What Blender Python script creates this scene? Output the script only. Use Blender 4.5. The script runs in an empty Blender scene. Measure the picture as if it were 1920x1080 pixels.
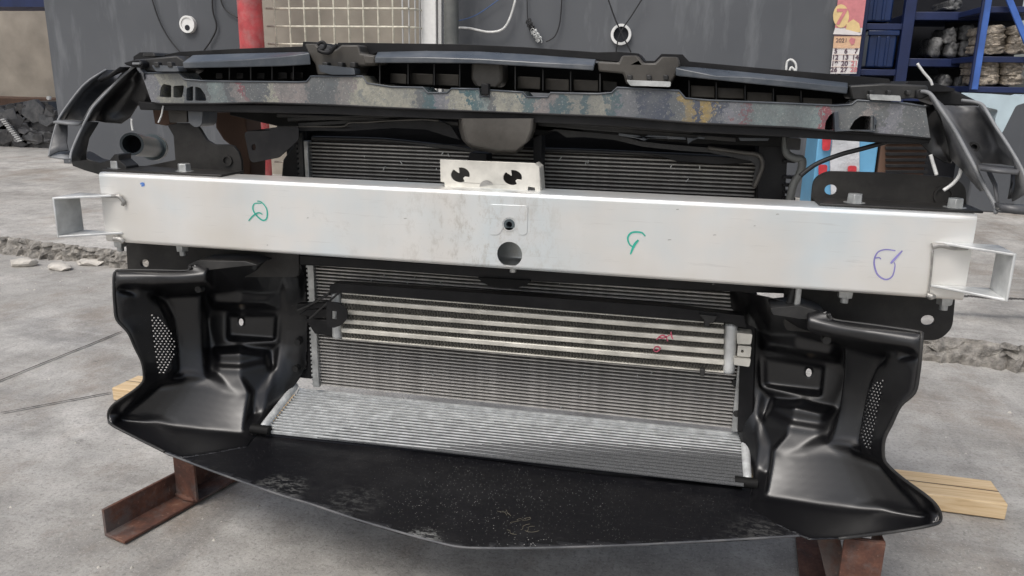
import bpy, bmesh, math, random
import numpy as np
from mathutils import Vector, Matrix
from mathutils.geometry import tessellate_polygon, delaunay_2d_cdt
random.seed(7)
scene = bpy.context.scene
col = scene.collection
# ------------------------------------------------------------------ camera
F = 1474.0
def _n(v): v = np.array(v, float); return v/np.linalg.norm(v)
DN = _n([-107, 5590, 1474]); AX = -_n([-7110, -525, 1474]); AX = _n(AX-DN*AX.dot(DN))
AY = np.cross(AX, DN); AZ = -DN
CAM = np.array([0, -1.04, .72])
cam = bpy.data.objects.new('camera', bpy.data.cameras.new('camera')); col.objects.link(cam)
# rows of AX/AY/AZ hold (image right, image down, forward) of each world axis
M = Matrix(((AX[0], -AX[1], -AX[2]), (AY[0], -AY[1], -AY[2]), (AZ[0], -AZ[1], -AZ[2]))).to_4x4()
M.translation = Vector(CAM); cam.matrix_world = M
cam.data.sensor_width = 36; cam.data.lens = 36*F/1920; cam.data.clip_start = .02; cam.data.clip_end = 300
scene.camera = cam
# ------------------------------------------------------------------ light
SUN_EL, SUN_ROT = math.radians(55), math.radians(200)
world = bpy.data.worlds.new('World'); scene.world = world; world.use_nodes = True
wn = world.node_tree; bg = wn.nodes['Background']
sky = wn.nodes.new('ShaderNodeTexSky'); sky.sky_type = 'NISHITA'; sky.sun_disc = False
sky.sun_elevation = SUN_EL; sky.sun_rotation = SUN_ROT; sky.dust_density = 4; sky.air_density = 1.0
hs = wn.nodes.new('ShaderNodeHueSaturation'); hs.inputs['Saturation'].default_value = .6
wn.links.new(sky.outputs[0], hs.inputs['Color']); wn.links.new(hs.outputs[0], bg.inputs['Color'])
bg.inputs['Strength'].default_value = .11
sun = bpy.data.objects.new('sun', bpy.data.lights.new('sun', 'SUN')); col.objects.link(sun)
sun.data.energy = 1.15; sun.data.angle = math.radians(25); sun.data.color = (1, .975, .94)
sd = Vector((math.sin(SUN_ROT)*math.cos(SUN_EL), math.cos(SUN_ROT)*math.cos(SUN_EL), math.sin(SUN_EL)))
sun.rotation_euler = sd.to_track_quat('Z', 'Y').to_euler()
scene.view_settings.view_transform = 'Standard'; scene.view_settings.look = 'None'
scene.view_settings.exposure = 0.45
scene.render.resolution_x = 1024; scene.render.resolution_y = 576
# ------------------------------------------------------------------ measuring: photo pixel (1920x1080) to a point in the place
def ray(x, y):
    r = np.array([x-960, y-540, F]); return np.array([r@AX, r@AY, r@AZ])
def W(x, y, Y=0.):                       # on the upright plane at depth Y
    d = ray(x, y); return Vector(CAM+d*((Y-CAM[1])/d[1]))
def G(x, y, Z=0.):                       # on the level plane at height Z
    d = ray(x, y); return Vector(CAM+d*((Z-CAM[2])/d[2]))
XC = -.265
def mir(p): return Vector((2*XC-p[0], p[1], p[2]))
# ------------------------------------------------------------------ materials
MATS = {}
class N:
    def __init__(s, name):
        s.m = bpy.data.materials.new(name); s.m.use_nodes = True; s.t = s.m.node_tree
        s.b = s.t.nodes['Principled BSDF']; s.co = s.t.nodes.new('ShaderNodeTexCoord'); MATS[name] = s.m
    def new(s, k, **kw):
        n = s.t.nodes.new(k)
        for a, v in kw.items():
            if a.startswith('i_'):
                n.inputs[a[2:].replace('_', ' ')].default_value = v
            else: setattr(n, a, v)
        return n
    def link(s, a, b): s.t.links.new(a, b)
    def noise(s, scale, detail=4, rough=.55, stretch=None, dist=0):
        n = s.new('ShaderNodeTexNoise'); n.inputs['Scale'].default_value = scale
        n.inputs['Detail'].default_value = detail; n.inputs['Roughness'].default_value = rough
        n.inputs['Distortion'].default_value = dist
        v = s.co.outputs['Object']
        if stretch:
            mp = s.new('ShaderNodeMapping'); mp.inputs['Scale'].default_value = stretch[:3]
            if len(stretch) > 3: mp.inputs['Rotation'].default_value = stretch[3]
            s.link(v, mp.inputs[0]); v = mp.outputs[0]
        s.link(v, n.inputs['Vector']); return n.outputs['Fac']
    def ramp(s, fac, stops, interp='LINEAR'):
        r = s.new('ShaderNodeValToRGB'); r.color_ramp.interpolation = interp; e = r.color_ramp.elements
        while len(e) < len(stops): e.new(.5)
        for i, (p, c) in enumerate(stops):
            e[i].position = p; e[i].color = (*c, 1) if len(c) == 3 else c
        s.link(fac, r.inputs[0]); return r.outputs[0]
    def mix(s, fac, a, b, blend='MIX'):
        m = s.new('ShaderNodeMix', data_type='RGBA', blend_type=blend)
        for sock, v in ((m.inputs[0], fac), (m.inputs[6], a), (m.inputs[7], b)):
            if hasattr(v, 'links'): s.link(v, sock)
            elif isinstance(v, (int, float)): sock.default_value = v
            else: sock.default_value = (*v, 1)
        return m.outputs[2]
    def bump(s, h, strength=.3, dist=.002):
        b = s.new('ShaderNodeBump'); b.inputs['Strength'].default_value = strength; b.inputs['Distance'].default_value = dist
        s.link(h, b.inputs['Height']); 
        if s.b.inputs['Normal'].links: s.link(s.b.inputs['Normal'].links[0].from_socket, b.inputs['Normal'])
        s.link(b.outputs[0], s.b.inputs['Normal'])
    def col(s, c):
        if hasattr(c, 'links'): s.link(c, s.b.inputs['Base Color'])
        else: s.b.inputs['Base Color'].default_value = (*c, 1)
    def rough(s, r, lo=None, hi=None):
        if hasattr(r, 'links'):
            mr = s.new('ShaderNodeMapRange'); mr.inputs['To Min'].default_value = lo; mr.inputs['To Max'].default_value = hi
            s.link(r, mr.inputs[0]); s.link(mr.outputs[0], s.b.inputs['Roughness'])
        else: s.b.inputs['Roughness'].default_value = r
def simple(name, c, rough=.5, metal=0., var=.25, scale=40, bump=.15, spec=.5, dust=0, bd=.001):
    n = N(name); f = n.noise(scale, 6)
    lo = tuple(x*(1-var) for x in c); hi = tuple(min(1, x*(1+var)) for x in c)
    cc = n.ramp(f, [(.3, lo), (.7, hi)])
    if dust:
        d = n.noise(14, 8, .7); dm = n.ramp(d, [(.45, (0, 0, 0)), (.75, (dust,)*3)])
        cc = n.mix(dm, cc, (.35, .33, .30))
    n.col(cc); n.rough(n.noise(scale*.5, 4), rough*.75, min(1, rough*1.25)); n.b.inputs['Metallic'].default_value = metal
    n.b.inputs['Specular IOR Level'].default_value = spec
    if bump: n.bump(n.noise(scale*6, 4), bump, bd)
    return n.m
def speckle(n, cc, scale, thresh, colr=(.6, .6, .56)):
    v = n.new('ShaderNodeTexVoronoi'); v.inputs['Scale'].default_value = scale
    n.link(n.co.outputs['Object'], v.inputs['Vector'])
    r = n.new('ShaderNodeMath', operation='LESS_THAN'); 
    k = n.noise(9, 3); mk = n.new('ShaderNodeMath', operation='MULTIPLY'); n.link(k, mk.inputs[0]); mk.inputs[1].default_value = thresh
    n.link(v.outputs['Distance'], r.inputs[0]); n.link(mk.outputs[0], r.inputs[1])
    return n.mix(r.outputs[0], cc, colr)
def mat_gloss():
    n = N('glossy_black_plastic')
    c = n.mix(n.ramp(n.noise(5, 8, .7), [(.55, (0, 0, 0)), (.85, (.08,)*3)]), (.0035, .0035, .0045), (.07, .07, .07))
    c = speckle(n, c, 260, .07)
    n.col(c); n.rough(n.noise(9, 8, .7), .24, .46)
    n.b.inputs['Specular IOR Level'].default_value = .7
    n.bump(n.noise(7, 1), .12, .004); n.bump(n.noise(600, 2), .05, .0005)
def mat_tray():
    n = N('scuffed_tray_plastic')
    c = n.mix(n.ramp(n.noise(6, 9, .72), [(.5, (0, 0, 0)), (.8, (.12,)*3)]), (.005, .005, .0065), (.15, .148, .145))
    sc = n.noise(30, 4, .6, (1, 14, 1, (0, 0, .5))); c = n.mix(n.ramp(sc, [(.66, (0, 0, 0)), (.72, (.10,)*3)]), c, (.3, .3, .3))
    sc = n.noise(24, 5, .6, (16, 1, 1, (0, 0, .9))); c = n.mix(n.ramp(sc, [(.70, (0, 0, 0)), (.74, (.10,)*3)]), c, (.35, .33, .3))
    sxy = n.new('ShaderNodeSeparateXYZ'); n.link(n.co.outputs['Object'], sxy.inputs[0])
    v = n.new('ShaderNodeVectorMath', operation='DISTANCE'); n.link(n.co.outputs['Object'], v.inputs[0]); v.inputs[1].default_value = (-.22, -.10, .1465)
    fo = n.new('ShaderNodeMapRange'); fo.inputs['From Min'].default_value = .04; fo.inputs['From Max'].default_value = .36; fo.inputs['To Min'].default_value = .85; fo.inputs['To Max'].default_value = .12; n.link(v.outputs['Value'], fo.inputs[0])
    c0_ = c; c = speckle(n, c, 260, .22, (.42, .42, .40)); c = speckle(n, c, 95, .10, (.6, .58, .55)); c = n.mix(fo.outputs[0], c0_, c)
    for q, rr, am in (((-.535, -.11, .1465), .045, .22), ((-.295, -.185, .1465), .03, .45), ((.14, -.085, .1465), .07, .10), ((-.42, -.12, .1465), .05, .10)):
        v = n.new('ShaderNodeVectorMath', operation='DISTANCE'); n.link(n.co.outputs['Object'], v.inputs[0]); v.inputs[1].default_value = q
        f1 = n.new('ShaderNodeMapRange'); f1.inputs['From Min'].default_value = rr*.5; f1.inputs['From Max'].default_value = rr; f1.inputs['To Min'].default_value = am; f1.inputs['To Max'].default_value = 0; n.link(v.outputs['Value'], f1.inputs[0])
        mm = n.mix(f1.outputs[0], (0, 0, 0), n.ramp(n.noise(70, 8, .8, (1, 2.0, 1, (0, 0, .3)), .5), [(.49, (0, 0, 0)), (.56, (1,)*3)])); c = n.mix(mm, c, (.38, .38, .36))
    n.col(c); n.rough(n.noise(8, 8, .7), .34, .58); n.b.inputs['Specular IOR Level'].default_value = .32
    n.bump(n.noise(7, 2), .2, .006); n.bump(n.noise(350, 4), .12, .0008)
def mat_reflections():
    n = N('painted_reflection_plastic')  # glossy plastic; coloured reflections of the surroundings painted as mottled patches
    sx = n.new('ShaderNodeSeparateXYZ'); n.link(n.co.outputs['Object'], sx.inputs[0])
    def mad(a, m, b):
        k = n.new('ShaderNodeMath', operation='MULTIPLY_ADD'); n.link(a, k.inputs[0]); k.inputs[1].default_value = m
        if hasattr(b, 'links'): n.link(b, k.inputs[2])
        else: k.inputs[2].default_value = b
        return k.outputs[0]
    nz = n.noise(150, 6, .7)
    off = mad(nz, .05, mad(n.noise(22, 3, .5), .05, -.05))
    x = n.new('ShaderNodeMath', operation='ADD'); n.link(sx.outputs[0], x.inputs[0]); n.link(off, x.inputs[1])
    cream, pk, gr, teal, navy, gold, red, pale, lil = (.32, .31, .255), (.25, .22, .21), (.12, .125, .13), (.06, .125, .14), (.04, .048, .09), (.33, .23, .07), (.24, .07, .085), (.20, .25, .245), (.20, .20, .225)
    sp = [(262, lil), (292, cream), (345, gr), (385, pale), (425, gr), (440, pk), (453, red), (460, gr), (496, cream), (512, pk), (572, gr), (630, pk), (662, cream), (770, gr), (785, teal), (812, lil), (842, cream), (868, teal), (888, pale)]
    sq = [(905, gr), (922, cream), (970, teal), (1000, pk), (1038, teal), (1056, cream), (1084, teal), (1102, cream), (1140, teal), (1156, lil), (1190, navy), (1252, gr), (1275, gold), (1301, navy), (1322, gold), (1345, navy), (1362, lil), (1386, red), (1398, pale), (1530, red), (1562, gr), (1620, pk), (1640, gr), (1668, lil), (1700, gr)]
    def rp(stops, x0, x1):
        r = mad(x.outputs[0], 1/(x1-x0), -x0/(x1-x0))
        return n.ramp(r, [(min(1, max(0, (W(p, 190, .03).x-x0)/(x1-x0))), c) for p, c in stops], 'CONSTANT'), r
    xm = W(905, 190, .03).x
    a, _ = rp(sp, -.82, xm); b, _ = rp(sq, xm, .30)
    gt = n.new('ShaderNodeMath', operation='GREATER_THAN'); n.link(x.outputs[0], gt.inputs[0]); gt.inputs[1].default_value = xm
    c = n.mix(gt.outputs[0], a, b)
    cr = n.noise(130, 8, .75, None, .6)
    c = n.mix(n.ramp(cr, [(.50, (0, 0, 0)), (.53, (.65,)*3), (.56, (0, 0, 0))]), c, (.06, .08, .09))
    c = n.mix(n.ramp(n.noise(60, 7, .75, None, .8), [(.57, (0, 0, 0)), (.60, (.55,)*3)]), c, (.13, .15, .16))
    c = n.mix(n.ramp(n.noise(34, 4, .6), [(.42, (0, 0, 0)), (.62, (.5,)*3)]), c, (.16, .165, .16))
    tz = n.new('ShaderNodeMath', operation='FRACT')
    v = n.new('ShaderNodeTexVoronoi', feature='DISTANCE_TO_EDGE'); v.inputs['Scale'].default_value = 120; dn = n.new('ShaderNodeMix', data_type='VECTOR'); n.link(n.co.outputs['Object'], dn.inputs[4]); nn_ = n.new('ShaderNodeTexNoise'); nn_.inputs['Scale'].default_value = 60; nn_.inputs['Detail'].default_value = 4; n.link(n.co.outputs['Object'], nn_.inputs['Vector']); n.link(nn_.outputs['Color'], dn.inputs[5]); dn.inputs[0].default_value = .03; n.link(dn.outputs[1], v.inputs['Vector'])
    mk = n.mix(n.ramp(v.outputs[0], [(.05, (1,)*3), (.11, (0, 0, 0))]), (0, 0, 0), n.ramp(n.noise(16, 3), [(.42, (0, 0, 0)), (.52, (.15,)*3)]))
    c = n.mix(mk, c, (.07, .08, .085))
    c = n.mix(n.ramp(n.noise(420, 2), [(.62, (0, 0, 0)), (.68, (.45,)*3)]), c, (.42, .42, .40))
    c = n.mix(.05, c, (.085, .095, .105))
    c = n.mix(n.ramp(n.noise(9, 5, .6, (1, 1, .1)), [(.40, (.5,)*3), (.56, (0, 0, 0))]), c, (.075, .085, .095))
    n.col(c); n.rough(n.noise(60, 4), .10, .28); n.b.inputs['Specular IOR Level'].default_value = .8; n.bump(n.noise(60, 3), .3, .0015)
def mat_beam():
    n = N('brushed_cream_aluminium')
    c = n.ramp(n.noise(3.5, 4), [(.32, (.80, .765, .70)), (.46, (.84, .83, .80)), (.58, (.74, .80, .82)), (.70, (.84, .80, .78))])
    c = n.mix(n.ramp(n.noise(60, 6, .7, (.25, 1, 3)), [(.60, (0, 0, 0)), (.72, (.25,)*3)]), c, (.40, .39, .37))
    c = n.mix(n.ramp(n.noise(9, 8, .8), [(.60, (0, 0, 0)), (.70, (.30,)*3)]), c, (.46, .44, .40))
    c = n.mix(n.ramp(n.noise(30, 9, .8, (1, 1, .5)), [(.68, (0, 0, 0)), (.71, (.55,)*3)]), c, (.33, .32, .29))
    c = n.mix(n.ramp(n.noise(180, 3, .6, (.04, 1, 1)), [(.64, (0, 0, 0)), (.70, (.22,)*3)]), c, (.45, .44, .42))
    c = n.mix(n.ramp(n.noise(5, 4, .6, (1, 1, .12)), [(.35, (.35,)*3), (.6, (0, 0, 0))]), c, (.62, .60, .56))  # soft upright bands: reflections on the face painted into the colour
    v = n.new('ShaderNodeVectorMath', operation='DISTANCE'); n.link(n.co.outputs['Object'], v.inputs[0]); v.inputs[1].default_value = (-.27, 0, .51)
    f1 = n.new('ShaderNodeMapRange'); f1.inputs['From Min'].default_value = .02; f1.inputs['From Max'].default_value = .16; f1.inputs['To Min'].default_value = .8; f1.inputs['To Max'].default_value = 0; n.link(v.outputs['Value'], f1.inputs[0])
    c = n.mix(n.mix(f1.outputs[0], (0, 0, 0), n.ramp(n.noise(45, 8, .8, (1, 1, .5)), [(.50, (0, 0, 0)), (.60, (.7,)*3)])), c, (.45, .42, .36))
    n.col(c); n.rough(n.noise(30, 6, .65, (.15, 1, 1)), .26, .50); n.b.inputs['Metallic'].default_value = .6
    n.bump(n.noise(90, 6, .6, (.08, 1, 1)), .06, .001)
def mat_ground():
    n = N('worn_concrete')
    a = n.noise(.9, 8, .68); b = n.noise(7, 9, .75); d = n.noise(150, 5, .75)
    c = n.ramp(a, [(.34, (.31, .292, .262)), (.5, (.46, .442, .41)), (.66, (.60, .58, .545))])
    c = n.mix(n.ramp(b, [(.36, (.7,)*3), (.62, (0, 0, 0))]), c, (.20, .19, .175))
    c = n.mix(n.ramp(n.noise(3.1, 8, .72, (1, .6, 1)), [(.50, (0, 0, 0)), (.66, (.65,)*3)]), c, (.23, .185, .145))
    c = n.mix(n.ramp(n.noise(1.7, 6, .7, (.8, 1.3, 1)), [(.56, (0, 0, 0)), (.66, (.45,)*3)]), c, (.15, .15, .15))
    c = n.mix(n.ramp(n.noise(12, 7, .75), [(.64, (0, 0, 0)), (.69, (.55,)*3)]), c, (.09, .085, .08))
    c = n.mix(n.ramp(n.noise(26, 6, .7), [(.63, (0, 0, 0)), (.68, (.5,)*3)]), c, (.50, .48, .45))
    sw = n.noise(16, 7, .65, (.10, 1, 1, (0, 0, .35))); c = n.mix(n.ramp(sw, [(.52, (0, 0, 0)), (.66, (.30,)*3)]), c, (.50, .49, .47))
    sw = n.noise(13, 7, .65, (1, .12, 1, (0, 0, -.5))); c = n.mix(n.ramp(sw, [(.58, (0, 0, 0)), (.68, (.35,)*3)]), c, (.16, .15, .14))
    c = n.mix(n.ramp(d, [(.35, (.6,)*3), (.5, (0, 0, 0))]), c, (.15, .145, .135))
    c = n.mix(n.ramp(n.noise(260, 2), [(.62, (0, 0, 0)), (.70, (.5,)*3)]), c, (.55, .54, .5))
    n.col(c); n.rough(a, .55, .85); n.bump(b, .45, .010); n.bump(d, .5, .003)
def mat_wall():
    n = N('grey_painted_board')
    c = n.ramp(n.noise(.9, 6), [(.3, (.060, .065, .073)), (.7, (.095, .10, .108))])
    c = n.mix(n.ramp(n.noise(3.2, 5, .6, (2.6, 1, .5, (0, .5, 0))), [(.54, (0, 0, 0)), (.70, (.32,)*3)]), c, (.24, .25, .26))
    c = n.mix(n.ramp(n.noise(14, 6, .7, (3.5, 1, .3, (0, .6, 0))), [(.66, (0, 0, 0)), (.70, (.16,)*3)]), c, (.28, .29, .3))
    c = n.mix(n.ramp(n.noise(5, 7, .7), [(.66, (0, 0, 0)), (.74, (.35,)*3)]), c, (.05, .055, .06))
    n.col(c); n.rough(n.noise(3, 5), .4, .62); n.bump(n.noise(2, 3), .2, .02)
def mat_rust():
    n = N('rusty_painted_steel')
    c = n.ramp(n.noise(38, 8, .7), [(.3, (.045, .024, .018)), (.5, (.10, .042, .028)), (.72, (.17, .08, .05))])
    c = n.mix(n.ramp(n.noise(8, 6, .7), [(.50, (0, 0, 0)), (.60, (.7,)*3)]), c, (.11, .10, .095))
    c = n.mix(n.ramp(n.noise(90, 6, .7), [(.6, (0, 0, 0)), (.68, (.5,)*3)]), c, (.28, .18, .14))
    c = n.mix(n.ramp(n.noise(13, 5, .7), [(.55, (0, 0, 0)), (.66, (.6,)*3)]), c, (.035, .02, .018))
    n.col(c); n.rough(.75); n.bump(n.noise(160, 6), .5, .0015)
def mat_wood():
    n = N('pale_pine_wood')
    g = n.noise(10, 5, .6, (.5, 12, 12), 1.5)
    c = n.ramp(g, [(.3, (.46, .31, .16)), (.5, (.62, .46, .27)), (.7, (.70, .55, .36))])
    c = n.mix(n.ramp(n.noise(5, 6), [(.6, (0, 0, 0)), (.75, (.4,)*3)]), c, (.3, .2, .12))
    n.col(c); n.rough(.7); n.bump(g, .3, .002)
mat_gloss(); mat_tray(); mat_reflections(); mat_beam(); mat_ground(); mat_wall(); mat_rust(); mat_wood()
simple('matte_black_plastic', (.007, .007, .008), .5, dust=.04, spec=.28)
simple('black_rubber', (.006, .006, .006), .65, dust=.02, spec=.2)
simple('black_coated_steel', (.022, .021, .020), .42, dust=.08, scale=12, spec=.3)
simple('dark_grey_plastic', (.022, .022, .022), .45, dust=.10, scale=20, spec=.35)
simple('pale_edge_plastic', (.19, .195, .20), .5, dust=.2, scale=30)  # pale grey; on the wing edges it paints their highlight
simple('wing_plastic', (.075, .077, .082), .42, dust=.3, scale=14)
simple('brown_grey_plastic', (.060, .055, .048), .45, dust=.12, scale=20, spec=.35)
simple('blue_grey_plastic', (.055, .065, .078), .30, dust=.25, scale=14)
simple('teal_grey_steel', (.065, .082, .088), .35, scale=20)
simple('zinc_steel', (.50, .51, .50), .38, .65, scale=60)
simple('light_metal', (.62, .63, .62), .42, .35, scale=30)
simple('tab_metal', (.66, .64, .58), .42, .3, scale=24, dust=.25)
simple('cooler_tube_metal', (.68, .655, .58), .42, .3, scale=30)
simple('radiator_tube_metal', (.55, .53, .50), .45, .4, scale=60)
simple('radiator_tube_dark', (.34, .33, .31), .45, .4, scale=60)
simple('lower_tube_metal', (.74, .76, .76), .40, .4, scale=60)
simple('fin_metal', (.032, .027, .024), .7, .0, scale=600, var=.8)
simple('cooler_fin_metal', (.32, .305, .27), .6, .0, scale=50)
simple('lower_fin_metal', (.10, .103, .106), .6, .1, scale=700, var=.6)
simple('fin_backing', (.10, .096, .085), .7, scale=400, var=.5)
simple('weld_metal', (.36, .35, .33), .4, .6, scale=120, bump=.5)
simple('white_plastic', (.72, .72, .70), .45, var=.06)
simple('cream_painted_wire', (.60, .57, .47), .5)
simple('red_paint', (.48, .07, .075), .5, scale=9, var=.35, dust=.45)
simple('beige_wall_paint', (.28, .25, .21), .8, scale=3)
simple('beige_panel', (.30, .27, .225), .7, scale=4)
simple('light_grey_paint', (.50, .50, .49), .6, scale=4, var=.1)
simple('grey_pipe_paint', (.10, .105, .10), .5, scale=10, dust=.2)
simple('blue_paint', (.007, .016, .065), .45, scale=8)
simple('bright_blue_paint', (.05, .13, .42), .45, scale=8)
simple('blue_bin_plastic', (.005, .018, .07), .3, scale=6)
simple('dark_interior', (.012, .013, .018), .9, scale=3)
simple('brown_cardboard', (.10, .055, .035), .8, scale=6)
simple('light_blue_box', (.12, .33, .52), .5, var=.1, scale=6)
simple('silver_wrap', (.55, .56, .58), .28, .3, scale=9, bump=.6, bd=.006)
simple('red_plastic', (.45, .03, .04), .4)
simple('packet_wrap', (.33, .28, .22), .25, var=.5, scale=22, bump=.8, spec=.8, bd=.01)
simple('dark_packet_wrap', (.10, .10, .10), .22, var=.6, scale=22, bump=.8, spec=.8, bd=.01)
simple('scrap_black', (.03, .03, .033), .35, scale=12, dust=.25)
simple('pale_blue_plastic', (.46, .56, .60), .4, var=.08)
simple('green_marker', (.02, .36, .27), .6); simple('violet_marker', (.22, .20, .45), .6)
simple('blue_marker', (.10, .22, .55), .6); simple('pink_marker', (.62, .12, .18), .6)
simple('paper_white', (.66, .62, .60), .7, var=.05); simple('paper_red', (.55, .20, .21), .7, var=.12)
simple('paper_orange', (.62, .40, .25), .7, var=.1); simple('paper_gold', (.68, .50, .24), .7, var=.1)
simple('ink', (.10, .06, .08), .7)
simple('broken_concrete', (.30, .28, .25), .9, scale=45, var=.55, bump=.9, bd=.01)
simple('stone', (.50, .47, .42), .85, scale=25, bump=.6, bd=.006)
simple('crack_dirt', (.06, .055, .05), .95, scale=30)
simple('dried_grass', (.28, .25, .18), .9)
simple('cable_black', (.012, .012, .013), .5); simple('cable_white', (.62, .62, .60), .5); simple('cable_blue', (.06, .12, .28), .5)
simple('shop_cream', (.55, .50, .38), .7, scale=2); simple('shop_teal', (.06, .28, .30), .7, scale=2)
# ------------------------------------------------------------------ mesh helpers
ROOTS = {}
def mesh_obj(name, verts, faces, mat, parent=None, smooth=False, bevel=0, solid=0, auto=None):
    me = bpy.data.meshes.new(name); me.from_pydata([tuple(v) for v in verts], [], faces); me.update()
    bm = bmesh.new(); bm.from_mesh(me); bmesh.ops.recalc_face_normals(bm, faces=bm.faces); bm.to_mesh(me); bm.free()
    return fin(name, me, mat, parent, smooth, bevel, solid, auto)
def fin(name, me, mat, parent=None, smooth=False, bevel=0, solid=0, auto=None):
    o = bpy.data.objects.new(name, me); col.objects.link(o); me.materials.append(MATS[mat])
    if smooth or bevel: me.polygons.foreach_set('use_smooth', [True]*len(me.polygons))
    if auto or bevel: me.set_sharp_from_angle(angle=math.radians(auto or 35))
    if solid:
        s = o.modifiers.new('s', 'SOLIDIFY'); s.thickness = solid; s.offset = -1
    if bevel:
        b = o.modifiers.new('b', 'BEVEL'); b.width = bevel; b.segments = 2; b.limit_method = 'ANGLE'; b.angle_limit = math.radians(35)
        b.harden_normals = False
    if parent:
        o.parent = parent
        if parent.name in ROOTS: o.matrix_parent_inverse = Matrix.Translation(-Vector(ROOTS[parent.name]))
    return o
def thing(name, loc, label, cat, group=None):
    o = bpy.data.objects.new(name, None); col.objects.link(o); o.location = loc; ROOTS[o.name] = tuple(loc)
    o['label'] = label; o['category'] = cat; o.empty_display_size = .1
    if group: o['group'] = group
    return o
def tag(o, label, cat, group=None):
    # a thing that is one mesh: origin moved to its base
    me = o.data; n = len(me.vertices); a = np.empty(n*3); me.vertices.foreach_get('co', a); a = a.reshape(-1, 3)
    c = (a.max(0)+a.min(0))/2; c[2] = a[:, 2].min(); a -= c; me.vertices.foreach_set('co', a.ravel()); me.update(); o.location = c
    o['label'] = label; o['category'] = cat
    if group: o['group'] = group
    return o
def struct(o): o['kind'] = 'structure'; return o
class B:
    """collects shapes for one mesh"""
    def __init__(s): s.v = []; s.f = []
    def add(s, vs, fs):
        k = len(s.v); s.v += [Vector(v) for v in vs]; s.f += [tuple(i+k for i in f) for f in fs]; return s
    def box(s, x0, x1, y0, y1, z0, z1):
        return s.add([(x, y, z) for z in (z0, z1) for y in (y0, y1) for x in (x0, x1)],
                     [(0, 2, 3, 1), (4, 5, 7, 6), (0, 1, 5, 4), (2, 6, 7, 3), (0, 4, 6, 2), (1, 3, 7, 5)])
    def hexa(s, a, b):                 # two quads a (front) and b (back)
        return s.add(list(a)+list(b), [(0, 1, 2, 3), (7, 6, 5, 4), (0, 4, 5, 1), (1, 5, 6, 2), (2, 6, 7, 3), (3, 7, 4, 0)])
    def bar(s, p, q, w, h, up=(0, 0, 1)):
        p, q = Vector(p), Vector(q); d = (q-p).normalized(); u = Vector(up); r = d.cross(u).normalized(); u = r.cross(d)
        c = [r*w/2*i+u*h/2*j for i, j in ((-1, -1), (1, -1), (1, 1), (-1, 1))]
        return s.hexa([p+k for k in c], [q+k for k in c])
    def cyl(s, p, q, r, n=20, r2=None, caps=True):
        p, q = Vector(p), Vector(q); d = (q-p).normalized(); a = d.orthogonal().normalized(); b = d.cross(a); r2 = r if r2 is None else r2
        vs = []
        for c, R in ((p, r), (q, r2)):
            vs += [c+(a*math.cos(t)+b*math.sin(t))*R for t in [2*math.pi*i/n for i in range(n)]]
        fs = [(i, (i+1) % n, n+(i+1) % n, n+i) for i in range(n)]
        if caps: fs += [tuple(range(n))[::-1], tuple(range(n, 2*n))]
        return s.add(vs, fs)
    def ring(s, p, q, ro, ri, n=28):
        p, q = Vector(p), Vector(q); d = (q-p).normalized(); a = d.orthogonal().normalized(); b = d.cross(a); vs = []
        for c, R in ((p, ri), (p, ro), (q, ro), (q, ri)):
            vs += [c+(a*math.cos(t)+b*math.sin(t))*R for t in [2*math.pi*i/n for i in range(n)]]
        fs = []
        for k in range(4):
            for i in range(n):
                j = (i+1) % n; l = (k+1) % 4; fs.append((k*n+i, k*n+j, l*n+j, l*n+i))
        return s.add(vs, fs)
    def tube(s, pts, r, n=8, sub=6, radii=None):
        P = [Vector(p) for p in pts]
        if len(P) > 2 and sub > 1:
            Q = []; R = []
            for i in range(len(P)-1):
                a, b, c, d = P[max(i-1, 0)], P[i], P[i+1], P[min(i+2, len(P)-1)]
                for k in range(sub):
                    t = k/sub
                    Q.append(.5*((2*b)+(c-a)*t+(2*a-5*b+4*c-d)*t*t+(3*b-a-3*c+d)*t**3))
                    if radii: R.append(radii[i]*(1-t)+radii[i+1]*t)
            Q.append(P[-1]); 
            if radii: R.append(radii[-1]); radii = R
            P = Q
        vs, fs = [], []; prev = None
        for i, p in enumerate(P):
            d = (P[min(i+1, len(P)-1)]-P[max(i-1, 0)]).normalized()
            a = d.orthogonal().normalized() if prev is None else (prev-d*prev.dot(d)).normalized()
            prev = a; b = d.cross(a); R = radii[i] if radii else r
            vs += [p+(a*math.cos(t)+b*math.sin(t))*R for t in [2*math.pi*k/n for k in range(n)]]
        for i in range(len(P)-1):
            for k in range(n): fs.append((i*n+k, i*n+(k+1) % n, (i+1)*n+(k+1) % n, (i+1)*n+k))
        fs += [tuple(range(n))[::-1], tuple(range(len(vs)-n, len(vs)))]
        return s.add(vs, fs)
    def poly(s, loop, off, holes=()):  # planar loop (world), offset vector, holes
        loops = [[Vector(p) for p in loop]]+[[Vector(p) for p in h] for h in holes]
        tris = tessellate_polygon(loops); flat = [p for l in loops for p in l]; n = len(flat); off = Vector(off)
        fs = [tuple(t) for t in tris]+[tuple(i+n for i in t[::-1]) for t in tris]; k = 0
        for l in loops:
            m = len(l)
            for i in range(m): fs.append((k+i, k+(i+1) % m, n+k+(i+1) % m, n+k+i))
            k += m
        return s.add(flat+[p+off for p in flat], fs)
    def loft(s, rows, close=False, caps=False):
        n = len(rows[0]); fs = []; R = len(rows)
        for i in range(R if close else R-1):
            for k in range(n-1): fs.append((i*n+k, i*n+k+1, ((i+1) % R)*n+k+1, ((i+1) % R)*n+k))
        if caps: fs += [tuple(i*n for i in range(R)), tuple(i*n+n-1 for i in range(R))[::-1]]
        return s.add([p for r in rows for p in r], fs)
    def build(s, name, mat, parent=None, **kw): return mesh_obj(name, s.v, s.f, mat, parent, **kw)
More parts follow.
